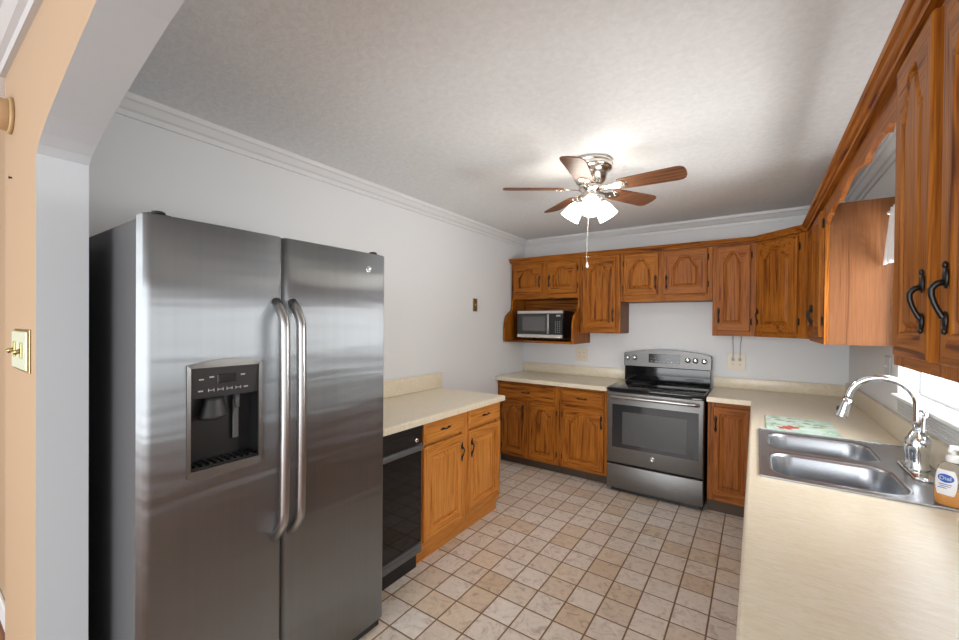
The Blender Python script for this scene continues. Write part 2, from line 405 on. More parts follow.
for k in range(7): b.box(aw0 - .04, aw1 + .04, .0075, .0125, 1.047 + k * .0108, 1.0542 + k * .0108, .002)  # ribs put the striped reflection of blinds into the board's shape
b.build('window_apron', RIB, win)

# ------------------------------------------------------------------ cabinet parts
def arch_fn(t, amt):
    s = min(1, (1 - abs(t)) / .74); return amt * (.75 * (.5 - .5 * math.cos(math.pi * s)) + .25 * math.sin(math.pi * s / 2))
def offset(pts, d):
    n = len(pts); R = []
    for i in range(n):
        p0, p1, p2 = Vector(pts[i - 1]), Vector(pts[i]), Vector(pts[(i + 1) % n])
        e1 = (p1 - p0).normalized(); e2 = (p2 - p1).normalized()
        n1 = Vector((-e1.y, e1.x)); n2 = Vector((-e2.y, e2.x)); m = (n1 + n2)
        if m.length < 1e-6: m = n1
        m.normalize(); m /= max(m.dot(n1), .45); R.append(tuple(p1 + m * d))
    return R
def door(F, a0, a1, z0, z1, n0, cab, wood, gax, arched=0.0, m=.055, mb_=.06, mt_=.045, name='door', th=.02, pull=None, hinge=None, na=22):
    """raised-panel door; arched = rise of the cathedral top"""
    b = MB(F); e = .004
    pa0, pa1, pz0, pz1 = a0 + m, a1 - m, z0 + mb_, z1 - mt_
    zs = pz1 - arched
    inner = []; outer = []; tagm = []
    nb, ns = 6, 6
    E = [(a0 + e, z0 + e), (a1 - e, z0 + e), (a1 - e, z1 - e), (a0 + e, z1 - e)]
    lerp = lambda p, q, t: (p[0] + (q[0] - p[0]) * t, p[1] + (q[1] - p[1]) * t)
    c = [(pa0, pz0), (pa1, pz0), (pa1, zs), (pa0, zs)]
    for i in range(nb): inner.append(lerp(c[0], c[1], i / nb)); outer.append(lerp(E[0], E[1], i / nb)); tagm.append(1)
    for i in range(ns): inner.append(lerp(c[1], c[2], i / ns)); outer.append(lerp(E[1], E[2], i / ns)); tagm.append(0)
    for i in range(na):
        t = 1 - 2 * i / na; inner.append((pa0 + (pa1 - pa0) * (t + 1) / 2, zs + (arch_fn(t, arched) if arched else 0))); outer.append(lerp(E[2], E[3], i / na)); tagm.append(1)
    for i in range(ns): inner.append(lerp(c[3], c[0], i / ns)); outer.append(lerp(E[3], E[0], i / ns)); tagm.append(0)
    N = len(inner); nf = n0 + th
    rings = [[b.v(p[0], nf, p[1]) for p in outer]]
    for d, nn in ((0, nf), (.004, nf - .0025), (.006, nf - .012), (.014, nf - .0125), (.027 if arched else .032, nf - .002), (.0285 if arched else .034, nf - .001)):
        pts = inner if d == 0 else offset(inner, d)
        rings.append([b.v(p[0], nn, p[1]) for p in pts])
    for k in range(len(rings) - 1):
        for i in range(N):
            j = (i + 1) % N; b.f((rings[k][i], rings[k][j], rings[k + 1][j], rings[k + 1][i]), mi=(tagm[i] if k == 0 else 0))
    b.f(rings[-1])
    # outer edge
    rim = [b.v(*q) for q in ((a0, nf - e, z0), (a1, nf - e, z0), (a1, nf - e, z1), (a0, nf - e, z1))]
    bk = [b.v(*q) for q in ((a0, n0, z0), (a1, n0, z0), (a1, n0, z1), (a0, n0, z1))]
    ci = [0, nb, nb + ns, nb + ns + na, N]
    for k in range(4):
        seq = [rings[0][i % N] for i in range(ci[k], ci[k + 1] + 1)]
        b.f([rim[(k + 1) % 4], rim[k]][::-1] + seq[::-1]); b.f((bk[k], bk[(k + 1) % 4], rim[(k + 1) % 4], rim[k]))
    b.f(bk[::-1])
    d = b.build(name, [wood['z'], wood[gax]], cab)
    if pull: handle(F, pull[0], pull[1], nf, d, 'v')
    if hinge:
        for hz in hinge[1:]: hinge_mb(F, hinge[0], hz, n0).build('hinge', BRONZE, d)
    return d
def hinge_mb(F, a, z, n):
    b = MB(F); b.box(a - .005, a + .005, n + .0005, n + .0045, z - .024, z + .024, .001)
    b.tube([(a, n + .007, z - .02), (a, n + .007, z + .02)], .0035, 8)
    b.ball((a, n + .007, z + .024), .003, .003, .005, 8, 6).ball((a, n + .007, z - .024), .003, .003, .005, 8, 6); return b
def handle(F, a, z, n, parent, ori='v', sc=1.0):
    """bail pull with leaf plates and a swept grip"""
    sc *= .86
    G = Frame(F.pt(a, n, z), F.u if ori == 'v' else F.w, F.n_, F.w if ori == 'v' else F.u)
    b = MB(G); k = sc
    for s_, L in ((1, 1.15), (-1, 1.0)):
        b.ball((0, .004 * k, s_ * .046 * k), .011 * k * L, .005 * k, .021 * k * L, 10, 8)
        b.ball((0, .005 * k, s_ * .068 * k * (L * .5 + .5)), .0055 * k, .005 * k, .008 * k, 8, 6)
    pts = [(0, .004, .037), (0, .016, .034), (0, .020, .030), (0, .0245, .022), (0, .024, .008), (0, .020, -.008), (0, .014, -.024), (0, .008, -.037), (0, .003, -.042)]
    b.tube([tuple(c * k for c in p) for p in pts], [r * k for r in (.007, .007, .0065, .006, .0055, .0052, .0052, .006, .007)], 10, ref=(1, 0, 0))
    return b.build('handle', BRONZE, parent)
def drawer(F, a0, a1, z0, z1, n0, cab, wood, gax, pull=True):
    b = MB(F)
    th = .02; pts = [(a0, z0), (a1, z0), (a1, z1), (a0, z1)]
    R = []
    for d, nn in ((0, n0), (0, n0 + th - .009), (.004, n0 + th - .006), (.010, n0 + th - .006), (.016, n0 + th)):
        R.append([b.v(p[0], nn, p[1]) for p in offset(pts, d)] if d else [b.v(p[0], nn, p[1]) for p in pts])
    for k in range(len(R) - 1):
        for i in range(4): b.f((R[k][i], R[k][(i + 1) % 4], R[k + 1][(i + 1) % 4], R[k + 1][i]))
    b.f(R[-1]); b.f(R[0][::-1])
    o = b.build('drawer', wood[gax], cab)
    if pull: handle(F, (a0 + a1) / 2, (z0 + z1) / 2, n0 + th, o, 'h', .8)
    return o
def face_frame(F, a0, a1, z0, z1, nf, cab, wood, gax, stiles, rails):
    b = MB(F)
    for s0, s1 in stiles: b.box(s0, s1, nf - .02, nf, z0, z1, .0012)
    b.mi = 1
    st_ = sorted(stiles)
    for r0, r1 in rails:
        for p, q in zip(st_, st_[1:]): b.box(p[1], q[0], nf - .02, nf - .0003, r0, r1)
    return b.build('face_frame', [wood['z'], wood[gax]], cab)
def carcass(F, a0, a1, z0, z1, n1, cab, wood, n0=.002, name='carcass'):
    return MB(F).box(a0, a1, n0, n1, z0, z1, .001).build(name, wood, cab)

# ------------------------------------------------------------------ wall cabinets
GU = 'oak wall cabinets'
NF = .324; ZT = 2.135; ZB = 1.383
# over the microwave, with open shelf
c = thing('wall_cabinet', BACK.pt(.41, .16, 1.272), 'oak wall cabinet with two short doors over an open microwave shelf', 'cabinet', GU)
carcass(BACK, .016, .805, 1.735, ZT, NF - .02, c, OAK['z'])
face_frame(BACK, .016, .805, 1.735, ZT, NF, c, OAK, 'x', [(.016, .07), (.375, .46), (.755, .805)], [(1.735, 1.80), (2.095, ZT)])
door(BACK, .052, .386, 1.787, 2.11, NF + .0005, c, OAK, 'x', .095, pull=(.362, 1.915), hinge=(.046, 2.04, 1.86))
door(BACK, .45, .77, 1.787, 2.11, NF + .0005, c, OAK, 'x', .095, pull=(.474, 1.915), hinge=(.777, 2.04, 1.86))
MB(BACK).box(.03, .79, .002, .014, 1.293, 1.7345).build('back_panel', OAK['x'], c)
MB(BACK).box(.0345, .7805, .0142, .475, 1.273, 1.292, .002).build('shelf', OAK['x'], c)
prof = [(.002, 1.272), (.485, 1.272), (.49, 1.30), (.492, 1.42), (.488, 1.47), (.478, 1.51), (.455, 1.548), (.42, 1.575), (.375, 1.595), (.345, 1.618), (.328, 1.65), (.324, 1.7), (.324, 1.7345), (.002, 1.7345)]
for x0, x1 in ((.016, .034), (.781, .7995)): MB(BACK).prism(prof, x0, x1, 'nz').build('side_bracket', OAK['z'], c)
# tall single-door
c = thing('wall_cabinet', BACK.pt(1.0, .16, ZB), 'tall oak wall cabinet with one arched door, right of the microwave shelf', 'cabinet', GU)
carcass(BACK, .807, 1.199, ZB, ZT, NF - .02, c, VENEER)
face_frame(BACK, .807, 1.199, ZB, ZT, NF, c, OAK, 'x', [(.807, .85), (1.145, 1.199)], [(ZB, 1.44), (2.095, ZT)])
door(BACK, .836, 1.157, 1.43, 2.11, NF + .0005, c, OAK, 'x', .085, m=.062, pull=(1.134, 1.555), hinge=(.829, 2.03, 1.52))
# over range
c = thing('wall_cabinet', BACK.pt(1.58, .16, 1.683), 'short oak wall cabinet with two arched doors above the stove', 'cabinet', GU)
carcass(BACK, 1.201, 1.957, 1.683, ZT, NF - .02, c, OAK['x'])
face_frame(BACK, 1.201, 1.957, 1.683, ZT, NF, c, OAK, 'x', [(1.201, 1.245), (1.52, 1.595), (1.905, 1.957)], [(1.683, 1.755), (2.11, ZT)])
door(BACK, 1.23, 1.533, 1.742, 2.122, NF + .0005, c, OAK, 'x', .10, pull=(1.512, 1.85), hinge=(1.223, 2.04, 1.81))
door(BACK, 1.58, 1.919, 1.742, 2.122, NF + .0005, c, RED, 'x', .10, m=.062, pull=(1.602, 1.85), hinge=(1.926, 2.05, 1.82))
# right of range
c = thing('wall_cabinet', BACK.pt(2.11, .16, ZB), 'tall narrow oak wall cabinet right of the stove, above the double outlet', 'cabinet', GU)
carcass(BACK, 1.959, 2.261, ZB, ZT, NF - .02, c, RED['z'])
face_frame(BACK, 1.959, 2.261, ZB, ZT, NF, c, RED, 'x', [(1.959, 2.0), (2.21, 2.261)], [(ZB, 1.435), (2.105, ZT)])
door(BACK, 1.985, 2.223, 1.425, 2.122, NF + .0005, c, RED, 'x', .085, m=.05, pull=(2.005, 1.55), hinge=(2.231, 2.04, 1.50))
# diagonal corner
NR = .298; XF = W - NR; dd = XF - 2.263; YD = .324 + dd
c = thing('wall_cabinet', (2.6, -.3, ZB), 'diagonal oak corner wall cabinet with one arched door', 'cabinet', GU)
DI = Frame((2.263, -.324, 0), (1, -1, 0), (-1, -1, 0)); dl = dd * math.sqrt(2)
q_ = .0145
MB(BACK).prism([(2.263, .002), (2.263, .324 - .02), (2.263 + q_, .324 - .003), (XF - .003, YD - q_), (XF + .02, YD), (W - .002, YD), (W - .002, .002)], ZB - .001, ZT, 'an').build('carcass', OAK['z'], c)
face_frame(DI, .004, dl - .004, ZB, ZT, .0005, c, OAK, 'x', [(.004, .03), (.345, dl - .004)], [(ZB, 1.43), (2.105, ZT)])
door(DI, .014, .352, 1.42, 2.115, .001, c, OAK, 'x', .09, m=.06, pull=(.036, 1.54), hinge=(.36, 2.04, 1.50))
# right run, far
ZR = 1.372
c = thing('wall_cabinet', RIGHT.pt(1.0, .15, ZR), 'oak wall cabinet beyond the sink window with bare veneer end panel', 'cabinet', GU)
A0, A1 = YD + .002, 1.352
carcass(RIGHT, A0, A1 - .007, ZR, ZT, NR - .02, c, OAK['z'])
MB(RIGHT).box(A1 - .0065, A1, .002, NR - .0205, ZR, ZT - .0).build('end_panel', VENEER, c, label='pinkish oak veneer end panel')
face_frame(RIGHT, A0, A1, ZR, ZT, NR, c, OAK, 'y', [(A0, A0 + .05), (.95, 1.03), (A1 - .045, A1)], [(ZR, 1.425), (2.10, ZT)])
door(RIGHT, A0 + .035, .965, 1.41, 2.11, NR + .0005, c, OAK, 'y', .09, pull=(.94, 1.535), hinge=(A0 + .028, 2.04, 1.5))
door(RIGHT, 1.01, A1 - .03, 1.41, 2.11, NR + .0005, c, OAK, 'y', .09, pull=(1.035, 1.535), hinge=(A1 - .022, 2.04, 1.5))
# right run, near
c = thing('wall_cabinet', RIGHT.pt(3.1, .15, ZR), 'oak wall cabinet nearest the camera with two dark curved handles', 'cabinet', GU)
B0, B1 = 2.715, 3.45
carcass(RIGHT, B0, B1, ZR, ZT, NR - .02, c, OAK['z'])
face_frame(RIGHT, B0, B1, ZR, ZT, NR, c, OAK, 'y', [(B0, 2.80), (3.035, 3.13), (3.375, B1)], [(ZR, 1.415), (2.10, ZT)])
door(RIGHT, 2.80, 3.052, 1.402, 2.115, NR + .0005, c, OAK, 'y', .11, m=.05, mb_=.055, pull=(3.03, 1.525), hinge=(2.772, 2.02, 1.49), na=30)
door(RIGHT, 3.115, 3.39, 1.402, 2.115, NR + .0005, c, OAK, 'y', .11, m=.05, mb_=.055, pull=(3.158, 1.525), hinge=(3.398, 2.02, 1.49), na=30)
# wooden crown along the cabinets
cp = [(-.02, 2.1354), (.0225, 2.1354), (.024, 2.146), (.031, 2.15), (.038, 2.162), (.046, 2.166), (.05, 2.178), (-.02, 2.178)]
b = MB(Frame((0, 0, 0), (1, 0, 0), (0, 1, 0)))
b.sweep([(o, z) for o, z in cp], [(.016, -.02), (.016, -.324), (2.263, -.324), (XF, -YD), (XF, -3.45)], [0, 0, 0, 1])
tag(b.build('cabinet_crown', [OAK['x'], OAK['y']]), 'long oak crown moulding running along the tops of the wall cabinets', 'moulding')
# scalloped valance board above the window
pts = []
va0, va1 = 1.354, 2.713; vm = (va0 + va1) / 2; hw = (va1 - va0) / 2
def vz(t):
    t = abs(t)
    if t > .93: return 2.035 + (t - .93) * -.1
    if t > .80: return 2.035 + .022 * math.sqrt(max(0, 1 - ((t - .80) / .13) ** 2)) if t > .8 else 2.06
    if t > .42: return 2.057 + .022 * math.sin(math.pi * .5 * (t - .42) / .38) * (1 - (t - .42) / .38) * 1.6 - .012 * (t > .78)
    if t > .36: return 2.048
    return 2.052 + .034 * math.cos(math.pi * .5 * t / .36)
NVP = 90
low = [(va0 + 2 * hw * i / NVP, vz(-1 + 2 * i / NVP)) for i in range(NVP + 1)]
b = MB(RIGHT)
for (p, q) in zip(low, low[1:]):
    cs = [[b.v(p[0], n, p[1]), b.v(q[0], n, q[1]), b.v(q[0], n, 2.135), b.v(p[0], n, 2.135)] for n in (NR - .02, NR - .001)]
    b.f(cs[0]); b.f(cs[1][::-1]); b.f((cs[0][0], cs[0][1], cs[1][1], cs[1][0])); b.f((cs[0][2], cs[0][3], cs[1][3], cs[1][2]))
tag(b.build('wood_valance', RED['y']), 'scalloped oak valance board bridging the two cabinets above the window', 'valance')

# ------------------------------------------------------------------ base cabinets
GB = 'oak base cabinets'
BF = .58        # face frame plane; doors stand .02 proud
def base_unit(F, a0, a1, cab, wood, gax, nf=BF, toe=.075, ctop=.874, zb=.095, stiles=None, rails=((.095, .14), (.66, .70), (.85, .874)), toemat=None):
    MB(F).box(a0, a1, .003, nf - .02, zb, ctop, .001).build('carcass', wood['z'], cab)
    MB(F).box(a0 + .002, a1 - .002, .02, nf - toe, .001, zb - .0005).build('toe_kick', toemat or TOEWOOD, cab)
    face_frame(F, a0, a1, zb, ctop, nf, cab, wood, gax, stiles, rails)
c = thing('base_cabinet', BACK.pt(.35, .3, 0), 'oak base cabinet in the back left corner with wide drawer over two arched doors', 'cabinet', GB)
base_unit(BACK, .004, .695, c, OAK, 'x', stiles=[(.004, .07), (.32, .40), (.655, .695)])
drawer(BACK, .028, .66, .69, .852, BF + .0005, c, OAK, 'x')
door(BACK, .07, .335, .12, .67, BF + .0005, c, OAK, 'x', .085, m=.05, pull=(.312, .575), hinge=(.06, .6, .2))
door(BACK, .39, .668, .12, .67, BF + .0005, c, OAK, 'x', .085, m=.05, hinge=(.676, .6, .2))
c = thing('base_cabinet', BACK.pt(.94, .3, 0), 'oak base cabinet left of the stove with one drawer over one arched door', 'cabinet', GB)
base_unit(BACK, .697, 1.168, c, OAK, 'x', stiles=[(.697, .76), (1.12, 1.168)])
drawer(BACK, .728, 1.138, .70, .845, BF + .0005, c, OAK, 'x')
door(BACK, .742, 1.138, .12, .685, BF + .0005, c, OAK, 'x', .10, m=.06, pull=(1.116, .575), hinge=(.733, .6, .2))
c = thing('base_cabinet', BACK.pt(2.1, .3, 0), 'narrow oak base cabinet right of the stove with one tall plain-panel door', 'cabinet', GB)
base_unit(BACK, 1.957, 2.262, c, RED, 'x', toe=.03, stiles=[(1.957, 2.01), (2.22, 2.262)], rails=((.095, .15), (.815, .874)))
door(BACK, 1.994, 2.236, .145, .835, BF + .0005, c, RED, 'x', 0, m=.04, mb_=.045, mt_=.05, pull=(2.012, .70), na=6)
# right run under the sink
RF = .612
for (a0, a1, lab, mode) in ((.61, 1.55, 'oak base cabinet in the corner behind the counter edge', 0), (1.552, 2.45, 'oak sink base cabinet hidden below the sink counter edge', 2), (2.452, 3.15, 'oak base cabinet below the near stretch of counter', 1), (3.152, 3.86, 'oak base cabinet below the counter end nearest the camera', 1)):
    c = thing('base_cabinet', RIGHT.pt((a0 + a1) / 2, .3, 0), lab, 'cabinet', GB)
    mid = (a0 + a1) / 2
    base_unit(RIGHT, a0, a1, c, OAK, 'y', nf=RF - .02, stiles=[(a0, a0 + .045), (mid - .03, mid + .03), (a1 - .045, a1)], ctop=.70 if mode == 2 else .874,
              rails=((.095, .14), (.66, .70)) if mode == 2 else ((.095, .14), (.66, .70), (.85, .874)))
    if mode == 2:
        MB(RIGHT).box(a0, a1, RF - .04, RF - .02, .7005, .874).build('sink_apron', OAK['y'], c)
    for s0, s1, pa in ((a0 + .025, mid - .012, mid - .036), (mid + .012, a1 - .025, mid + .036)):
        door(RIGHT, s0, s1, .12, .67, RF - .0195, c, OAK, 'y', .09, m=.055, pull=(pa, .585) if mode else None)
        drawer(RIGHT, s0, s1, .70, .845, RF - .0195, c, OAK, 'y', mode == 1)
# left run
c = thing('base_cabinet', LEFT.pt(1.97, .3, 0), 'light honey oak base cabinet with two drawers and two square-panel doors beside the black compactor', 'cabinet', GB)
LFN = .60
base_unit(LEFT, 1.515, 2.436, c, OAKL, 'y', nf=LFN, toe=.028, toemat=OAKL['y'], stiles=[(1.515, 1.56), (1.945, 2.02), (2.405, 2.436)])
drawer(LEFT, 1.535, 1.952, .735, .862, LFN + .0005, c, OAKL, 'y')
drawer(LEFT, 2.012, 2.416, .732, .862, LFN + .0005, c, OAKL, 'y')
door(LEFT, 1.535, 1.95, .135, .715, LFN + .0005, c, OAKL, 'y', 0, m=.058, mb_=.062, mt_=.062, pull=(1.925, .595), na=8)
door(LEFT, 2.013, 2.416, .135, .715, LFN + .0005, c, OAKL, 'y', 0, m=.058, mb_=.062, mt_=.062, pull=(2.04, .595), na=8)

# ------------------------------------------------------------------ countertops
CT0, CT1 = .8755, .914
def worktop(name, label, A, N, mask, splashes, F=WF):
    t = thing(name, F.pt((A[0] + A[-1]) / 2, (N[0] + N[-1]) / 2, CT0), label, 'countertop')
    MB(F).cells(A, N, mask, CT0, CT1, .011).build('countertop_slab', COUNTER, t)
    for s in splashes: MB(F).box(*s, .004, 2).build('backsplash', COUNTER, t)
    return t
worktop('countertop', 'beige laminate worktop with backsplash left of the stove on the back wall', [.003, 1.172], [-.638, -.003], lambda x, y: True, [(.003, 1.172, -.023, -.003, CT1 + .0003, 1.018)])
SX0, SX1, SY0, SY1 = 2.305, 2.825, -2.395, -1.62
worktop('countertop', 'long beige L-shaped laminate worktop running under the window around the sink', [1.951, 2.2391, SX0, SX1, W - .003], [-3.86, SY0, SY1, -.638, -.003],
        lambda x, y: (y > -.638 or x > 2.2391) and not (SX0 < x < SX1 and SY0 < y < SY1),
        [(1.951, W - .003, -.023, -.003, CT1 + .0003, 1.008), (W - .023, W - .003, -3.86, -.0235, CT1 + .0003, 1.03)])
worktop('countertop', 'beige laminate worktop over the compactor beside the refrigerator', [.003, .663], [-2.862, -1.541], lambda x, y: True, [(.003, .025, -2.862, -1.53, CT1 + .0003, 1.042)])

# ------------------------------------------------------------------ compactor
t = thing('compactor', LEFT.pt(2.65, .3, 0), 'black built-in compactor between refrigerator and light oak cabinet', 'compactor')
d0, d1 = 2.44, 2.858  # a trash compactor, going by its narrow width and knob
MB(LEFT).box(d0, d1, .01, .595, .10, .873, .002).build('body', BLACKP, t)
MB(LEFT).box(d0 + .004, d1 - .004, .5955, .625, .165, .712, .004).build('door_panel', BLACKG, t)
b = MB(LEFT); b.box(d0 + .004, d1 - .004, .5955, .628, .755, .868, .004); b.box(d0 + .004, d1 - .004, .628, .631, .84, .866, .001); b.box(d0 + .02, d1 - .02, .628, .630, .79, .822, .001)
b.build('control_panel', BLACKP, t)
MB(LEFT).box(d0 + .002, d1 - .002, .5955, .640, .715, .75, .008, 2).build('handle', GREYP, t, label='grey full-width handle bar')
MB(LEFT).lathe([(.013, 0), (.013, .012), (.010, .017), (.004, .018)], (2.506, .628, .787), (0, 1, 0), 20).build('knob', CHROME, t)
b = MB(LEFT); b.box(d0 + .004, d1 - .004, .5955, .63, .105, .158, .004); b.box(d0 + .05, d1 - .05, .63, .634, .115, .145, .003)
b.build('kick_panel', GREYP, t, label='grey lower trim panel')
MB(LEFT).box(d0 + .01, d1 - .01, .45, .59, .002, .0995).build('base', BLACKP, t)

# ------------------------------------------------------------------ refrigerator
FX = .796; fy0, fy1, fys = -3.822, -2.895, -3.401
t = thing('refrigerator', (.42, -3.37, 0), 'stainless side-by-side refrigerator with ice and water dispenser', 'refrigerator')
MB().box(.04, .715, fy0 + .004, fy1 - .004, .035, 1.786, .006).build('cabinet_body', FRSIDE, t)
MB().box(.715, .722, fy0 + .012, fy1 - .012, .05, 1.78).build('door_gasket', DARKLINE, t)
def rdoor(y0, y1, name, hole=None):
    b = MB(); zb, zt = .055, 1.79; x0, xe = .723, FX
    bul = .004; n = 24; r = .018
    def fx(y):
        s_ = (y - y0) / (y1 - y0)
        ed = min(y - y0, y1 - y)
        rr = r - math.sqrt(max(0, r * r - (r - ed) ** 2)) if ed < r else 0
        return xe - rr - bul * (1 - math.sin(math.pi * (.08 + .84 * s_))) * .6
    ys = sorted(set([y0 + r * k / 4 * (1 if k else 0) for k in range(5)] + [y1 - r * k / 4 for k in range(5)] + [y0 + r + (y1 - y0 - 2 * r) * k / n for k in range(n + 1)] + ([hole[0], hole[1]] if hole else [])))
    ys = [y for i, y in enumerate(ys) if i == 0 or y - ys[i - 1] > 1e-5]
    zs = [zb, zb + .006, .4] + ([hole[2], hole[3]] if hole else [.9, 1.3]) + [1.5, zt - .006, zt]
    V = [[b.v(fx(y) - (.005 if k in (0, len(zs) - 1) else 0), y, z) for k, z in enumerate(zs)] for y in ys]
    for i in range(len(ys) - 1):
        for k in range(len(zs) - 1):
            ym, zm = (ys[i] + ys[i + 1]) / 2, (zs[k] + zs[k + 1]) / 2
            if hole and hole[0] < ym < hole[1] and hole[2] < zm < hole[3]: continue
            b.f((V[i][k], V[i + 1][k], V[i + 1][k + 1], V[i][k + 1]), True)
    Bk = [[b.v(x0, y, z) for z in (zb, zt)] for y in ys]
    for i in range(len(ys) - 1):
        b.f((Bk[i][0], Bk[i][1], Bk[i + 1][1], Bk[i + 1][0])); b.f((V[i][-1], V[i + 1][-1], Bk[i + 1][1], Bk[i][1])); b.f((V[i][0], Bk[i][0], Bk[i + 1][0], V[i + 1][0]))
    for i in (0, len(ys) - 1): b.f([Bk[i][0]] + V[i] + [Bk[i][1]])
    return b.build(name, STEEL, t, recalc=True)
DH = (-3.706, -3.496, .995, 1.322)
d1_ = rdoor(fy0, fys - .004, 'freezer_door', DH)
d2_ = rdoor(fys + .004, fy1, 'refrigerator_door')
# dispenser
b = MB(Frame((FX, 0, 0), (0, 1, 0), (1, 0, 0)))
y0, y1, z0, z1 = DH
o_ = .012
outl = [(y0 - o_, z0 - .018), (y0 + .006, z0 - .03), (y1 - .006, z0 - .03), (y1 + o_, z0 - .018), (y1 + o_, z1 + .006)] + [(y1 + o_ - (y1 - y0 + 2 * o_) * k / 10, z1 + .010 + .016 * math.sin(math.pi * k / 10)) for k in range(0, 11)] + [(y0 - o_, z1 + .006)]
inn = [(y0, z0), (y0 + .004, z0 - .0001), (y1 - .004, z0 - .0001), (y1, z0), (y1, z1 - .002)] + [(y1 - (y1 - y0) * k / 10, z1) for k in range(11)] + [(y0, z1 - .002)]
A = [b.v(p[0], -.001, p[1]) for p in outl]; A2 = [b.v(p[0] * .995 + .005 * -3.6, .006, p[1]) for p in outl]; I = [b.v(p[0], .005, p[1]) for p in inn]; J = [b.v(p[0], -.01, p[1]) for p in inn]
for R1, R2 in ((A, A2), (A2, I), (I, J)):
    for i in range(len(outl)): b.f((R1[i], R1[(i + 1) % len(outl)], R2[(i + 1) % len(outl)], R2[i]))
disp = b.build('dispenser_bezel', Mat('dark_satin_steel', (.26, .26, .26, 1), .35, 1).m, d1_)
b = MB(Frame((FX, 0, 0), (0, 1, 0), (1, 0, 0)))
zc = 1.222
b.f([b.v(y0, -.012, zc), b.v(y1, -.012, zc), b.v(y1, .003, z1 - .0), b.v(y0, .003, z1)])
b.f([b.v(y0, -.012, zc), b.v(y1, -.012, zc), b.v(y1, -.025, zc - .003), b.v(y0, -.025, zc - .003)])
b.build('control_panel', DGREY, d1_)
def onpanel(y, z): return -.012 + .015 * (z - zc) / (z1 - zc) + .0008
b = MB(Frame((FX, 0, 0), (0, 1, 0), (1, 0, 0)))
b.box(-3.628, -3.572, onpanel(0, 1.272) , onpanel(0, 1.295) + .0012, 1.268, 1.297, .001); b.build('display', LCD, d1_)
FXF = Frame((FX, 0, 0), (0, 1, 0), (1, 0, 0))
for k in range(4):
    b = MB(FXF); yk = -3.644 + k * .028; zk = 1.246; nn = onpanel(0, zk)
    b.prism([(yk - .009, zk - .005), (yk - .007, zk - .005), (yk - .007, zk - .001), (yk + .007, zk - .001), (yk + .007, zk - .005), (yk + .009, zk - .005), (yk + .009, zk + .005), (yk + .007, zk + .005), (yk + .007, zk + .001), (yk - .007, zk + .001), (yk - .007, zk + .005), (yk - .009, zk + .005)], nn, nn + .001)
    b.build('button', PALE, d1_)
for yk, zk in ((-3.675, 1.284), (-3.675, 1.246), (-3.535, 1.246), (-3.548, 1.29), (-3.645, 1.29)): MB(FXF).box(yk - .007, yk + .007, onpanel(0, zk), onpanel(0, zk) + .001, zk - .0022, zk + .0022).build('button', PALE, d1_)
b = MB(Frame((FX, 0, 0), (0, 1, 0), (1, 0, 0)))
q = [[b.v(y, n, z) for y, z in ((y0, z0 - .001), (y1, z0 - .001), (y1, zc), (y0, zc))] for n in (-.008, -.068)]
b.f(q[1]); 
for i in range(4): b.f((q[0][i], q[0][(i + 1) % 4], q[1][(i + 1) % 4], q[1][i]))
b.build('dispenser_recess', BLACKP, d1_)
b = MB(Frame((FX, 0, 0), (0, 1, 0), (1, 0, 0)))
b.lathe([(.030, 0), (.030, -.02), (.044, -.065), (.044, -.072), (.02, -.08)], (-3.622, -.040, 1.221), (0, 0, 1), 24, sx=1, sy=.55); b.build('ice_chute', DGREY, d1_)
b = MB(Frame((FX, 0, 0), (0, 1, 0), (1, 0, 0))); b.box(-3.556, -3.536, -.06, -.052, 1.06, 1.2, .003); b.tube([(-3.546, -.045, 1.22), (-3.546, -.045, 1.17)], .008, 10); b.build('water_paddle', GREYP, d1_)
b = MB(Frame((FX, 0, 0), (0, 1, 0), (1, 0, 0)))
b.box(y0 + .002, y1 - .002, -.066, .003, z0 + .0005, z0 + .008, .002)
for k in range(9): b.box(y0 + .014 + k * .021, y0 + .024 + k * .021, -.06, .0, z0 + .0085, z0 + .013, .001)
b.build('drip_tray', BLACKP, d1_)
# long handles
def fhandle(y, parent):
    b = MB()
    pts = []
    zt, zb = 1.548, .672
    for k in range(41):
        s_ = k / 40; z = zt + (zb - zt) * s_
        e = min(s_, 1 - s_)
        x = FX - .004 + .062 * (min(1, e / .085) ** .75 if e < .085 else 1) + .006 * math.sin(math.pi * s_)
        pts.append((x, y, z))
    b.tube(pts, .0175, 12, flat=1.0, ref=(0, 1, 0))
    b.build('door_handle', HANDLE, parent)
fhandle(-3.432, d1_); fhandle(-3.368, d2_)
b = MB(Frame((FX - .002, -2.998, 1.714), (0, 1, 0), (1, 0, 0)))
def badge(b, r):
    b.lathe([(r, 0), (r, .002), (r * .86, .003), (r * .84, .0022), (.0005, .0022)], (0, 0, 0), (0, 1, 0), 24)
    b.tube([(r * .45 * math.cos(a) * (1 - .12 * a) + .0, .003, r * .5 * math.sin(a)) for a in [k * .45 for k in range(14)]], r * .07, 6)
badge(b, .015); b.build('badge', CHROME, d2_)
for y in (fy0 + .045, fy1 - .045):
    b = MB(); b.box(.66, .765, y - .03, y + .03, 1.7905, 1.797, .002); b.lathe([(.018, 0), (.018, .006), (.014, .009)], (.755, y, 1.796), (0, 0, 1), 16); b.build('hinge_cover', BLACKP, t)
MB().box(.70, .775, fy0 + .01, fy1 - .01, .012, .05, .004).build('base_grille', BLACKP, t)
for y in (fy0 + .05, fy1 - .05): MB().lathe([(.018, 0), (.018, .012), (.01, .034)], (.72, y, .0005), (0, 0, 1), 14).build('foot', BLACKP, t)
for y in (fy0 + .05, fy1 - .05): MB().lathe([(.018, 0), (.018, .012), (.01, .036)], (.12, y, .0005), (0, 0, 1), 14).build('foot', BLACKP, t)

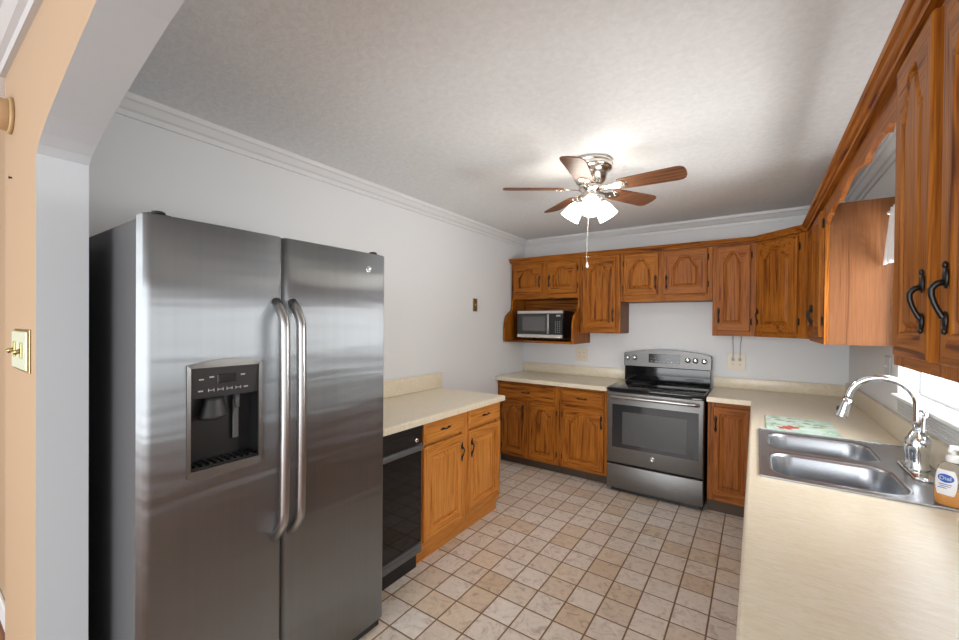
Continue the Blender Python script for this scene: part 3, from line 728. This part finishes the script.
# ------------------------------------------------------------------ range
R0, R1 = 1.1815, 1.9405
t = thing('range', (1.56, -.34, 0), 'slate grey electric range with black glass cooktop against the back wall', 'stove')
MB(BACK).box(R0 + .003, R1 - .003, .03, .60, .03, .893, .003).build('body', BLACKP, t)
b = MB(BACK); b.box(R0 - .001, R1 + .001, .085, .655, .8935, .918, .007, 2); b.build('cooktop', BLACKG, t)
for (x, y, r) in ((1.37, .48, .105), (1.76, .48, .085), (1.37, .23, .075), (1.76, .23, .095)):
    b = MB(BACK); 
    for rr in (r, r * .62): b.lathe([(rr, 0), (rr, .0004), (rr - .002, .0004), (rr - .002, 0)], (x, y, .9183), (0, 0, 1), 40, cap=False)
    b.build('burner_ring', GREYP, t)
dr = MB(BACK).box(R0 + .004, R1 - .004, .6005, .650, .262, .882, .008, 2).build('oven_door', SLATE, t)
MB(BACK).box(R0 + .048, R1 - .04, .6505, .6525, .40, .775, .0008).build('oven_window', OVENW, dr)
MB(BACK).box(R0 + .135, R1 - .125, .6527, .6531, .435, .715).build('window_grid', Mat('oven_window_dot_screen', (.055, .055, .056, 1), .3).m, dr)
b = MB(BACK); zz = .84
b.tube([(R0 + .045, .648, zz - .004), (R0 + .05, .675, zz), (R0 + .065, .692, zz + .004), (R0 + .12, .699, zz + .005), (1.56, .703, zz + .006), (R1 - .12, .699, zz + .005), (R1 - .065, .692, zz + .004), (R1 - .05, .675, zz), (R1 - .045, .648, zz - .004)], .0145, 12, ref=(0, 0, 1))
b.build('oven_handle', HANDLE, dr)
b = MB(Frame(BACK.pt(1.561, .651, .345), (1, 0, 0), (0, -1, 0))); badge(b, .019); b.build('badge', CHROME, dr)
b = MB(BACK); b.box(R1 - .085, R1 - .02, .6535, .6565, .884, .891); b.build('model_mark', PALE, t)
MB(BACK).box(R0 + .004, R1 - .004, .6005, .648, .04, .248, .006, 2).build('storage_drawer', SLATE, t)
MB(BACK).box(R0 + .03, R1 - .03, .08, .60, .001, .0295).build('base', BLACKP, t)
# backguard
b = MB(BACK)
prof = [(R0 - .001, 1.062)] + [(R0 - .001 + (R1 - R0 + .002) * k / 16, 1.19 + .042 * math.sin(math.pi * k / 16) ** .8) for k in range(17)] + [(R1 + .001, 1.062)]
b.prism(prof, .03, .10, 'az', .004); bgd = b.build('backguard', SLATE, t)
MB(BACK).box(R0 + .006, R1 - .006, .03, .088, .919, 1.0615, .003).build('backguard_riser', BLACKG, t)
G = Frame(BACK.pt(0, .1005, 0), (1, 0, 0), (0, -1, 0))
MB(G).box(1.413, 1.687, 0, .0025, 1.106, 1.19, .001).build('display', LCD, bgd)
for k in range(7):
    MB(G).box(1.43 + k * .036, 1.448 + k * .036, .0026, .003, 1.118, 1.124).build('button', PALE, bgd)
    if k not in (2, 3): MB(G).box(1.43 + k * .036, 1.444 + k * .036, .0026, .003, 1.145, 1.149).build('button', PALE, bgd)
for x, z in ((1.216, 1.143), (1.282, 1.147), (1.751, 1.146), (1.814, 1.144), (1.884, 1.141)):
    b = MB(G); b.lathe([(.024, 0), (.024, .004), (.019, .007), (.0175, .024), (.012, .027), (.001, .0275)], (x, 0, z), (0, 1, 0), 24); b.box(x - .0025, x + .0025, .0275, .030, z, z + .016)
    b.build('knob', CHROME, bgd)

# ------------------------------------------------------------------ microwave
t = thing('microwave', (.40, -.26, 1.3), 'small silver and black microwave on the open oak shelf', 'microwave')
m0, m1, mz0, mz1, mn = .142, .657, 1.322, 1.606, .418
MB(BACK).box(m0, m1, .06, mn - .032, mz0, mz1, .004).build('body', BLACKP, t)
b = MB(BACK); b.box(m0, m1, mn - .0315, mn, mz0 + .001, mz0 + .036, .002); b.box(m0, m1, mn - .0315, mn, mz1 - .03, mz1 - .001, .002); b.build('trim', Mat('brushed_silver_trim', (.70, .68, .65, 1), .35, .9).m, t)
dm = MB(BACK).box(m0, .51, mn - .0315, mn - .002, mz0 + .0365, mz1 - .0305, .001).build('door', DGREY, t)
MB(BACK).box(m0 + .062, .468, mn - .0018, mn - .0008, mz0 + .07, mz1 - .062).build('door_window', Mat('microwave_window', (.11, .11, .112, 1), .18).m, dm)
MB(BACK).box(.492, .512, mn - .001, mn + .014, mz0 + .042, mz1 - .036, .004, 2).build('door_handle', HANDLE, dm)
MB(BACK).box(.5135, m1, mn - .0315, mn - .002, mz0 + .0365, mz1 - .0305, .001).build('control_panel', BLACKP, t)
MB(BACK).box(.59, .635, mn - .0018, mn - .001, mz1 - .062, mz1 - .045).build('display', PALE, t)
for r in range(6):
    for q in range(3): MB(BACK).box(.578 + q * .022, .588 + q * .022, mn - .0018, mn - .001, mz0 + .06 + r * .021, mz0 + .066 + r * .021).build('button', PALE, t)
for x in (m0 + .04, m1 - .04):
    for n in (.09, .35): MB(BACK).lathe([(.012, 0), (.012, .0295)], (x, n, 1.2923), (0, 0, 1), 12).build('foot', BLACKP, t)

# ------------------------------------------------------------------ ceiling fan
FC = Vector((1.434, -1.872, 0))
t = thing('ceiling_fan', (FC.x, FC.y, H), 'five-blade flush ceiling fan with three lit frosted shades', 'ceiling fan')
b = MB(); b.lathe([(.085, 2.4395), (.128, 2.438), (.131, 2.42), (.124, 2.414), (.127, 2.408), (.127, 2.394), (.118, 2.388), (.106, 2.382), (.100, 2.36), (.092, 2.338), (.08, 2.318), (.06, 2.308), (.05, 2.302)], (FC.x, FC.y, 0), (0, 0, 1), 40)
b.build('motor_housing', NICKEL, t)
b = MB(); b.lathe([(.05, 2.3015), (.066, 2.296), (.066, 2.276), (.048, 2.266), (.046, 2.245), (.056, 2.236), (.052, 2.218), (.03, 2.206), (.012, 2.20)], (FC.x, FC.y, 0), (0, 0, 1), 32); b.build('switch_housing', NICKEL, t)
PZ = 2.276
for k in range(5):
    th = math.radians((0, 61, 141, 213, 279)[k])
    dx, dy = math.cos(th), math.sin(th); tilt = math.radians(13)
    F = Frame((FC.x, FC.y, PZ), (dx, dy, 0), (-dy * math.cos(tilt), dx * math.cos(tilt), -math.sin(tilt)))
    F.w = F.u.cross(F.n_).normalized()
    b = MB(F)
    ol = [(.165, -.048), (.20, -.055), (.47, -.066), (.495, -.062), (.512, -.048), (.52, -.02), (.52, .02), (.512, .048), (.495, .062), (.47, .066), (.20, .055), (.165, .048)]
    b.prism(ol, 0, .006, 'an')
    bo = b.build('blade', BLADE, t)
    b = MB(F); b.prism([(.055, -.014), (.12, -.012), (.15, -.03), (.19, -.034), (.215, -.018), (.22, 0), (.215, .018), (.19, .034), (.15, .03), (.12, .012), (.055, .014)], -.005, -.0005, 'an', .001)
    for p in ((.175, -.018), (.175, .018), (.2, 0)): b.ball((p[0], p[1], -.006), .005, .005, .003, 8, 6)
    b.build('blade_iron', NICKEL, bo)
camdir = math.atan2(CY - FC.y, CX - FC.x)
for k in range(3):
    th = camdir + math.radians(120 * k + 4); dx, dy = math.cos(th), math.sin(th)
    ax = Vector((dx * .62, dy * .62, -.78)).normalized(); o0 = Vector((FC.x + dx * .05, FC.y + dy * .05, 2.232))
    ar = MB(); ar.tube([(FC.x + dx * .03, FC.y + dy * .03, 2.24), o0, o0 + ax * .02], .011, 10); ar.lathe([(.014, .012), (.028, .018), (.03, .034), (.026, .036)], o0, ax, 20); arm = ar.build('lamp_arm', NICKEL, t)
    s_ = MB(); s_.lathe([(.024, .036), (.033, .045), (.045, .068), (.052, .095), (.056, .118), (.060, .135), (.0585, .136), (.0545, .118), (.0505, .095), (.0435, .068), (.0315, .046)], o0, ax, 28, cap=False); s_.build('lamp_shade', SHADE, arm)
    s_ = MB(); p = o0 + ax * .085; s_.ball(p, .022, .022, .028, 14, 10); s_.tube([o0 + ax * .034, o0 + ax * .062], .012, 10); s_.build('bulb', BULB, arm)
b = MB(); px, py = FC.x - .012, FC.y
for k in range(30): b.ball((px + .004 * math.sin(k * .2), py, 2.20 - k * .0122), .0021, .0021, .0062, 6, 4)
b.build('pull_chain', Mat('pale_chain', (.62, .60, .56, 1), .35, .6).m, t)
MB().lathe([(.0015, .035), (.004, .03), (.009, .012), (.009, .006), (.004, 0)], (px, py, 1.81), (0, 0, 1), 12).build('pull_fob', WHITEP, t)
b = MB(); b.lathe([(.001, .006), (.006, .004), (.006, .002), (.001, 0)], (px + .004, py, 1.872), (0, 0, 1), 10); b.tube([(px - .014, py - .006, 1.877), (px + .018, py + .008, 1.875)], .0016, 6); b.build('chain_connector', NICKEL, t)

# ------------------------------------------------------------------ sink and faucet
t = thing('sink', (2.56, -2.01, .75), 'double-bowl stainless steel drop-in sink below the window', 'sink')
def rrect(x0, x1, y0, y1, r, n=6):
    P = []
    for cx, cy, a in ((x1 - r, y1 - r, 0), (x0 + r, y1 - r, 90), (x0 + r, y0 + r, 180), (x1 - r, y0 + r, 270)):
        for k in range(n + 1):
            q = math.radians(a + 90 * k / n); P.append((cx + r * math.cos(q), cy + r * math.sin(q)))
    return P
ZS = .9195
b = MB()
cellsd = [((2.284, 2.71, -2.016, -1.602), (2.318, 2.694, -1.975, -1.655), .075), ((2.284, 2.71, -2.414, -2.016), (2.318, 2.694, -2.372, -2.045), .075)]
def ring(P, z): return [b.v(p[0], p[1], z) for p in P]
for (cell, bowl, r) in cellsd:
    x0, x1, y0, y1 = bowl
    o = ring(rrect(*cell, .0005), ZS)
    lv = [(0, 0, r), (.003, -.002, r), (.007, -.012, r), (.014, -.09, r), (.022, -.145, r * .95), (.045, -.172, r * .8), (.07, -.178, r * .6)]
    rs = [o, ring(rrect(x0 - .012, x1 + .012, y0 - .012, y1 + .012, r + .012), ZS), ring(rrect(x0 - .008, x1 + .008, y0 - .008, y1 + .008, r + .008), ZS + .002)] + [ring(rrect(x0 + d, x1 - d, y0 + d, y1 - d, rr), ZS + dz) for d, dz, rr in lv]
    for k in range(len(rs) - 1):
        for i in range(len(o)): b.f((rs[k][i], rs[k][(i + 1) % len(o)], rs[k + 1][(i + 1) % len(o)], rs[k + 1][i]), k > 0)
    b.f(rs[-1])
b.f([b.v(x, y, ZS) for x, y in ((2.71, -2.414), (2.842, -2.414), (2.842, -1.602), (2.71, -1.602))])
# raised lip around
for (x0, x1, y0, y1) in ((2.280, 2.286, -2.418, -1.598), (2.8405, 2.8445, -2.418, -1.598), (2.284, 2.842, -2.418, -2.413), (2.284, 2.842, -1.603, -1.598)): b.box(x0, x1, y0, y1, .9142, ZS + .0025, .001)
b.build('basin', SINK, t, recalc=False)
for (cell, bowl, r) in cellsd:
    x, y = (bowl[0] + bowl[1]) / 2, (bowl[2] + bowl[3]) / 2
    MB().lathe([(.055, .001), (.055, .004), (.045, .004), (.038, .0015), (.02, .002), (.008, .006), (.001, .006)], (x, y, ZS - .178), (0, 0, 1), 28).build('drain', CHROME, t)

fx_, fy_ = 2.775, -2.03
t = thing('faucet', (fx_, fy_, ZS), 'chrome gooseneck pull-down kitchen faucet behind the sink bowls', 'faucet')
b = MB(); P = rrect(fx_ - .033, fx_ + .028, fy_ - .13, fy_ + .13, .03); P2 = rrect(fx_ - .026, fx_ + .022, fy_ - .12, fy_ + .12, .022)
A = [b.v(p[0], p[1], ZS + .0005) for p in P]; A1 = [b.v(p[0], p[1], ZS + .006) for p in P]; B2 = [b.v(p[0], p[1], ZS + .012) for p in P2]
for X, Y in ((A, A1), (A1, B2)):
    for i in range(len(P)): b.f((X[i], X[(i + 1) % len(P)], Y[(i + 1) % len(P)], Y[i]), True)
b.f(B2); b.f(A[::-1]); b.build('deck_plate', CHROME, t)
b = MB(); b.lathe([(.036, .0125), (.035, .02), (.031, .03), (.030, .05), (.033, .075), (.036, .10), (.034, .125), (.025, .145), (.018, .155), (.015, .16)], (fx_, fy_, ZS), (0, 0, 1), 28); b.build('body', CHROME, t)
b = MB(); sd = Vector((-1.0, .12, 0)).normalized(); zt_ = 1.172; rad = .098
pts = [Vector((fx_, fy_, ZS + .155)), Vector((fx_, fy_, 1.12))]
for k in range(0, 25):
    a = math.radians(k * 7.1)
    pts.append(Vector((fx_, fy_, zt_)) + sd * (rad - rad * math.cos(a)) + Vector((0, 0, rad * math.sin(a))))
pts += [pts[-1] + (pts[-1] - pts[-2]).normalized() * .015]
b.tube(pts, .013, 14); b.build('gooseneck_spout', CHROME, t)
hd = (pts[-1] - pts[-2]).normalized()
b = MB(); b.lathe([(.0125, 0), (.0155, .003), (.0165, .02), (.019, .05), (.0215, .075), (.0205, .08), (.016, .081)], pts[-1], hd, 22); sp = b.build('spray_head', CHROME, t)
b = MB(); q = pts[-1] + hd * .045 + sd * .0165; b.ball(q, .008, .008, .012, 10, 8); b.build('spray_button', DGREY, sp)
b = MB(); hx = Vector((fx_ + .012, fy_ - .018, ZS + .13))
b.ball(hx - Vector((0, 0, .008)), .022, .022, .024, 14, 10)
b.tube([hx, hx + Vector((.001, -.001, .035)), hx + Vector((.002, -.002, .08)), hx + Vector((.002, -.002, .105))], [.013, .0095, .0085, .009], 12); b.ball(hx + Vector((.002, -.002, .108)), .0135, .012, .007, 12, 8)
b.build('lever_handle', CHROME, t)
# soap bottle
sx_, sy_2 = 2.772, -2.385
t = thing('soap_dispenser', (sx_, sy_2, ZS), 'pump bottle of orange hand soap with blue and white label by the sink', 'soap bottle')
z0 = ZS + .0006
SR = Vector((.87, -.5, 0)).normalized()   # wide axis of the oval bottle
def oval(b, prof, w=1.0, d=.62, seg=32):
    c = Vector((sx_, sy_2, z0)); y = Vector((-SR.y, SR.x, 0)); rings = []
    for r, h in prof: rings.append([b.v(*(c + SR * (r * w * math.cos(2 * math.pi * k / seg)) + y * (r * d * math.sin(2 * math.pi * k / seg)) + Vector((0, 0, h)))) for k in range(seg)])
    for i in range(len(rings) - 1):
        for k in range(seg): b.f((rings[i][k], rings[i][(k + 1) % seg], rings[i + 1][(k + 1) % seg], rings[i + 1][k]), True)
    b.f(rings[0][::-1]); b.f(rings[-1])
b = MB(); oval(b, [(.036, 0), (.041, .004), (.0425, .03), (.041, .07), (.037, .10), (.033, .118), (.024, .131), (.014, .136)]); b.build('bottle', BOTTLE, t)
b = MB(); oval(b, [(.034, .0025), (.0392, .006), (.0405, .03), (.0397, .05), (.0392, .052)]); b.build('soap', SOAP, t, label='orange liquid soap')
FL = Frame((sx_, sy_2, z0), SR, (SR.y, -SR.x, 0))
b = MB(FL)
def surf(a, h):
    rr = .0425 - max(0, h - .05) * .09
    q = max(0, 1 - (a / rr) ** 2); return rr * .62 * math.sqrt(q) + .0012
nx = 14
def patch(b, fn_w, z_0, z_1, lift=0, nz_=14):
    V = []
    for j in range(nz_ + 1):
        h = z_0 + (z_1 - z_0) * j / nz_; w_ = fn_w((j / nz_) * 2 - 1)
        V.append([b.v(-w_ + 2 * w_ * i / nx + OFF, surf(-w_ + 2 * w_ * i / nx + OFF, h) + lift, h) for i in range(nx + 1)])
    for j in range(nz_):
        for i in range(nx): b.f((V[j][i], V[j][i + 1], V[j + 1][i + 1], V[j + 1][i]), True)
OFF = -.010
patch(b, lambda s_: .025 * (1 - .25 * s_ * s_), .036, .112); b.build('label', LABELW, t, label='white paper label')
b = MB(FL); patch(b, lambda s_: .0185 * math.sqrt(max(.0005, 1 - s_ * s_)), .074, .100, .0005); b.build('logo_oval', LABELB, t, label='blue oval logo')
b = MB(); G = Frame(FL.pt(OFF, surf(OFF, .087) + .0008, .087), FL.u, FL.n_); text_mesh(b, 'Dial', .0165, G, .0004); b.build('lettering', WHITEP, t, recalc=False)
b = MB(FL)
for k, w_ in enumerate((.016, .012, .014)): b.box(OFF - w_, OFF + w_, surf(OFF, .06) - .0008, surf(OFF, .06) + .0006, .056 + k * .0058, .0578 + k * .0058)
b.build('label_print', Mat('blue_print', srgb(70, 90, 150), .5).m, t)
b = MB(); c0 = Vector((sx_, sy_2, z0))
b.lathe([(.016, .1365), (.017, .14), (.017, .153), (.012, .157), (.006, .158)], c0, (0, 0, 1), 20); b.tube([c0 + Vector((0, 0, .157)), c0 + Vector((0, 0, .176))], .005, 10)
hp = c0 + Vector((0, 0, .18)); b.lathe([(.011, -.006), (.012, 0), (.009, .006)], hp, (0, 0, 1), 16); b.tube([hp, hp + Vector((-.01, -.02, .001)), hp + Vector((-.018, -.036, -.004))], [.006, .0055, .0045], 10); b.build('pump', WHITEP, t)
# cutting board behind sink
t = thing('cutting_board', (2.47, -1.38, .9145), 'pale green glass cutting board with floral print behind the sink', 'cutting board')
b = MB(); P = rrect(2.316, 2.622, -1.592, -1.178, .014)
b.prism(P, .9147, .9195, 'an', .001); b.build('board', BOARD, t)
def petal(b, c, ang, L, w_):
    u = Vector((math.cos(ang), math.sin(ang), 0)); v = Vector((-u.y, u.x, 0)); pts = []
    for k in range(12):
        a = 2 * math.pi * k / 12; pts.append(b.v(*(Vector(c) + u * (L * .5 * (1 + math.cos(a))) + v * (w_ * math.sin(a)))))
    b.f(pts)
b = MB()
for cx_, cy2 in ((2.43, -1.46), (2.40, -1.50)):
    for k in range(5): petal(b, (cx_, cy2, .91985 + k * .00002), k * 1.257 + cx_ * 9, .042, .014)
b.build('flower_print', FLRED, t, label='red flower print', recalc=False)
b = MB()
for k, (cx_, cy2) in enumerate(((2.36, -1.30), (2.38, -1.24), (2.44, -1.28), (2.50, -1.24), (2.52, -1.33), (2.56, -1.30), (2.34, -1.42), (2.49, -1.42), (2.55, -1.37), (2.42, -1.22))):
    petal(b, (cx_, cy2, .9197 + k * .00001), k * 2.1, .05, .012); petal(b, (cx_, cy2, .9198), k * 2.1 + .9, .04, .010)
b.build('leaf_print', LEAF, t, label='green leaf print', recalc=False)

# ------------------------------------------------------------------ wall plates, cords, curtain
def plate(F, a0, a1, z0, z1, m, label, cat='outlet', kind='outlet', name='wall_outlet', n0=.0006):
    t = thing(name, F.pt((a0 + a1) / 2, n0, (z0 + z1) / 2), label, cat)
    MB(F).box(a0, a1, n0, n0 + .006, z0, z1, .0025).build('cover_plate', m, t)
    return t
def outlet_faces(F, cs, zc, n, t, m):
    for c_ in cs:
        for dz in (-.02, .02):
            b = MB(F); b.prism([(c_ + .016 * math.cos(q) * (1 if abs(math.cos(q)) < .95 else .95), zc + dz + .0145 * math.sin(q)) for q in [2 * math.pi * k / 16 for k in range(16)]], n, n + .002, 'az'); fo = b.build('socket', m, t)
            b = MB(F)
            for s_ in (-.006, .006): b.box(c_ + s_ - .0012, c_ + s_ + .0012, n + .002, n + .0024, zc + dz - .002, zc + dz + .007)
            b.ball((c_, n + .002, zc + dz - .008), .0022, .0006, .0022, 8, 6); b.build('slots', DARKLINE, fo)
t = plate(BACK, 2.053, 2.195, 1.072, 1.22, BEIGEP, 'beige double wall outlet with two plugged cords right of the stove')
outlet_faces(BACK, (2.098, 2.15), 1.146, .0067, t, BEIGEP)
for i, (a, lab) in enumerate(((2.098, 'left of two thin grey cords rising from the double outlet'), (2.15, 'right of two thin grey cords rising from the double outlet'))):
    t = thing('power_cord', BACK.pt(a, .02, 1.17), lab, 'cord', 'cords at the double outlet')
    MB(BACK).box(a - .011, a + .011, .0095, .03, 1.157, 1.178, .003).build('plug', CORD, t)
    MB(BACK).tube([(a, .022, 1.178), (a + .002, .014, 1.22), (a + .004 * (i - .5), .012, 1.30), (a + (.012 if i else -.002), .014, 1.38)], .0032, 8).build('cable', CORD, t)
t = plate(BACK, .646, .777, 1.07, 1.205, BEIGEP, 'beige double wall outlet under the microwave shelf')
outlet_faces(BACK, (.686, .738), 1.138, .0067, t, BEIGEP)
def toggle(F, cs, zc, n, t, m):
    for c_ in cs:
        b = MB(F); b.box(c_ - .005, c_ + .005, n, n + .002, zc - .012, zc + .012, .0005); b.box(c_ - .0035, c_ + .0035, n + .001, n + .014, zc + .001, zc + .009, .001); b.build('toggle', m, t)
t = plate(LEFT, .98, 1.054, 1.585, 1.71, BRASS, 'small brass switch plate on the left white wall', 'light switch', name='light_switch')
toggle(LEFT, (1.017,), 1.648, .0067, t, BEIGEP)
LGP = Mat('light_grey_plate', (.58, .59, .60, 1), .4).m
t = plate(RIGHT, 1.085, 1.19, 1.195, 1.31, LGP, 'pale grey switch plate on right wall beneath the veneer-ended cabinet', 'light switch', name='light_switch')
toggle(RIGHT, (1.137,), 1.252, .0067, t, LGP)
ND = Frame((0, NY, 0), (1, 0, 0), (0, -1, 0))
t = plate(ND, .172, .42, 1.313, 1.434, Mat('marbled_green_plate', srgb(206, 214, 190), .3).m, 'ornate marbled switch plate with brass border on the peach wall', 'light switch', name='light_switch', n0=.0045)
t0 = [c for c in t.children][0]
MB(ND).box(.165, .427, .0005, .004, 1.306, 1.441, .002).build('brass_border', BRASS, t)
for dx_ in (-.06, .06):
    b = MB(ND); c_ = .296 + dx_; b.box(c_ - .012, c_ + .012, .0106, .014, 1.35, 1.40, .002); b.tube([(c_, .012, 1.375), (c_ - .006, .026, 1.368)], [.006, .008], 8); b.build('toggle', BRASS, t)
# round chime on the peach wall
t = thing('door_chime', ND.pt(.085, 0, 2.19), 'round peach painted door chime high on the peach wall', 'door chime')
MB(ND).lathe([(.068, .0006), (.068, .008), (.064, .012)], (.085, 0, 2.19), (0, 1, 0), 36, sx=.9).build('back_plate', Mat('tan_metal_rim', srgb(176, 146, 104), .4).m, t)
MB(ND).lathe([(.058, .0125), (.058, .085), (.052, .092), (.001, .094)], (.08, 0, 2.19), (0, 1, 0), 36, sx=.9).build('cover', Mat('pale_peach_cover', srgb(222, 196, 164), .5).m, t)
tag(MB(ND).lathe([(.003, .0003), (.003, .006), (.0055, .0065), (.0055, .008)], (.088, 0, 1.972), (0, 1, 0), 10).build('nail', BRONZE), 'small dark nail in the peach wall below the chime', 'nail')
# white curtain valance on a rod at the window head
t = thing('curtain', RIGHT.pt(2.03, .06, 1.79), 'short white pleated curtain valance across the top of the window', 'curtain')
b = MB(RIGHT); cols = []
NC = 150
for i in range(NC + 1):
    s_ = i / NC; colv = []
    for j in range(7):
        h = j / 6; zz = 2.055 - (.262 + .010 * math.sin(s_ * 120)) * h
        a = 1.475 + (2.60 - 1.475) * s_ - .105 * h * (1 - s_) ** 6 + .08 * h * s_ ** 6
        nn = .062 + .014 * math.sin(s_ * 2 * math.pi * 22) * (.5 + .5 * h)
        colv.append(b.v(a, nn, zz))
    cols.append(colv)
for i in range(NC):
    for j in range(6): b.f((cols[i][j], cols[i + 1][j], cols[i + 1][j + 1], cols[i][j + 1]), True)
o = b.build('fabric', CLOTH, t); md = o.modifiers.new('thickness', 'SOLIDIFY'); md.thickness = .0015
b = MB(RIGHT); b.tube([(1.43, .062, 2.04), (2.64, .062, 2.04)], .006, 10)
for a in (1.43, 2.64): b.tube([(a, .0185, 2.04), (a, .062, 2.04)], .006, 8)
for a in (1.425, 2.645): b.ball((a, .062, 2.04), .010, .010, .010, 10, 8)
b.build('curtain_rod', WHITEP, t)
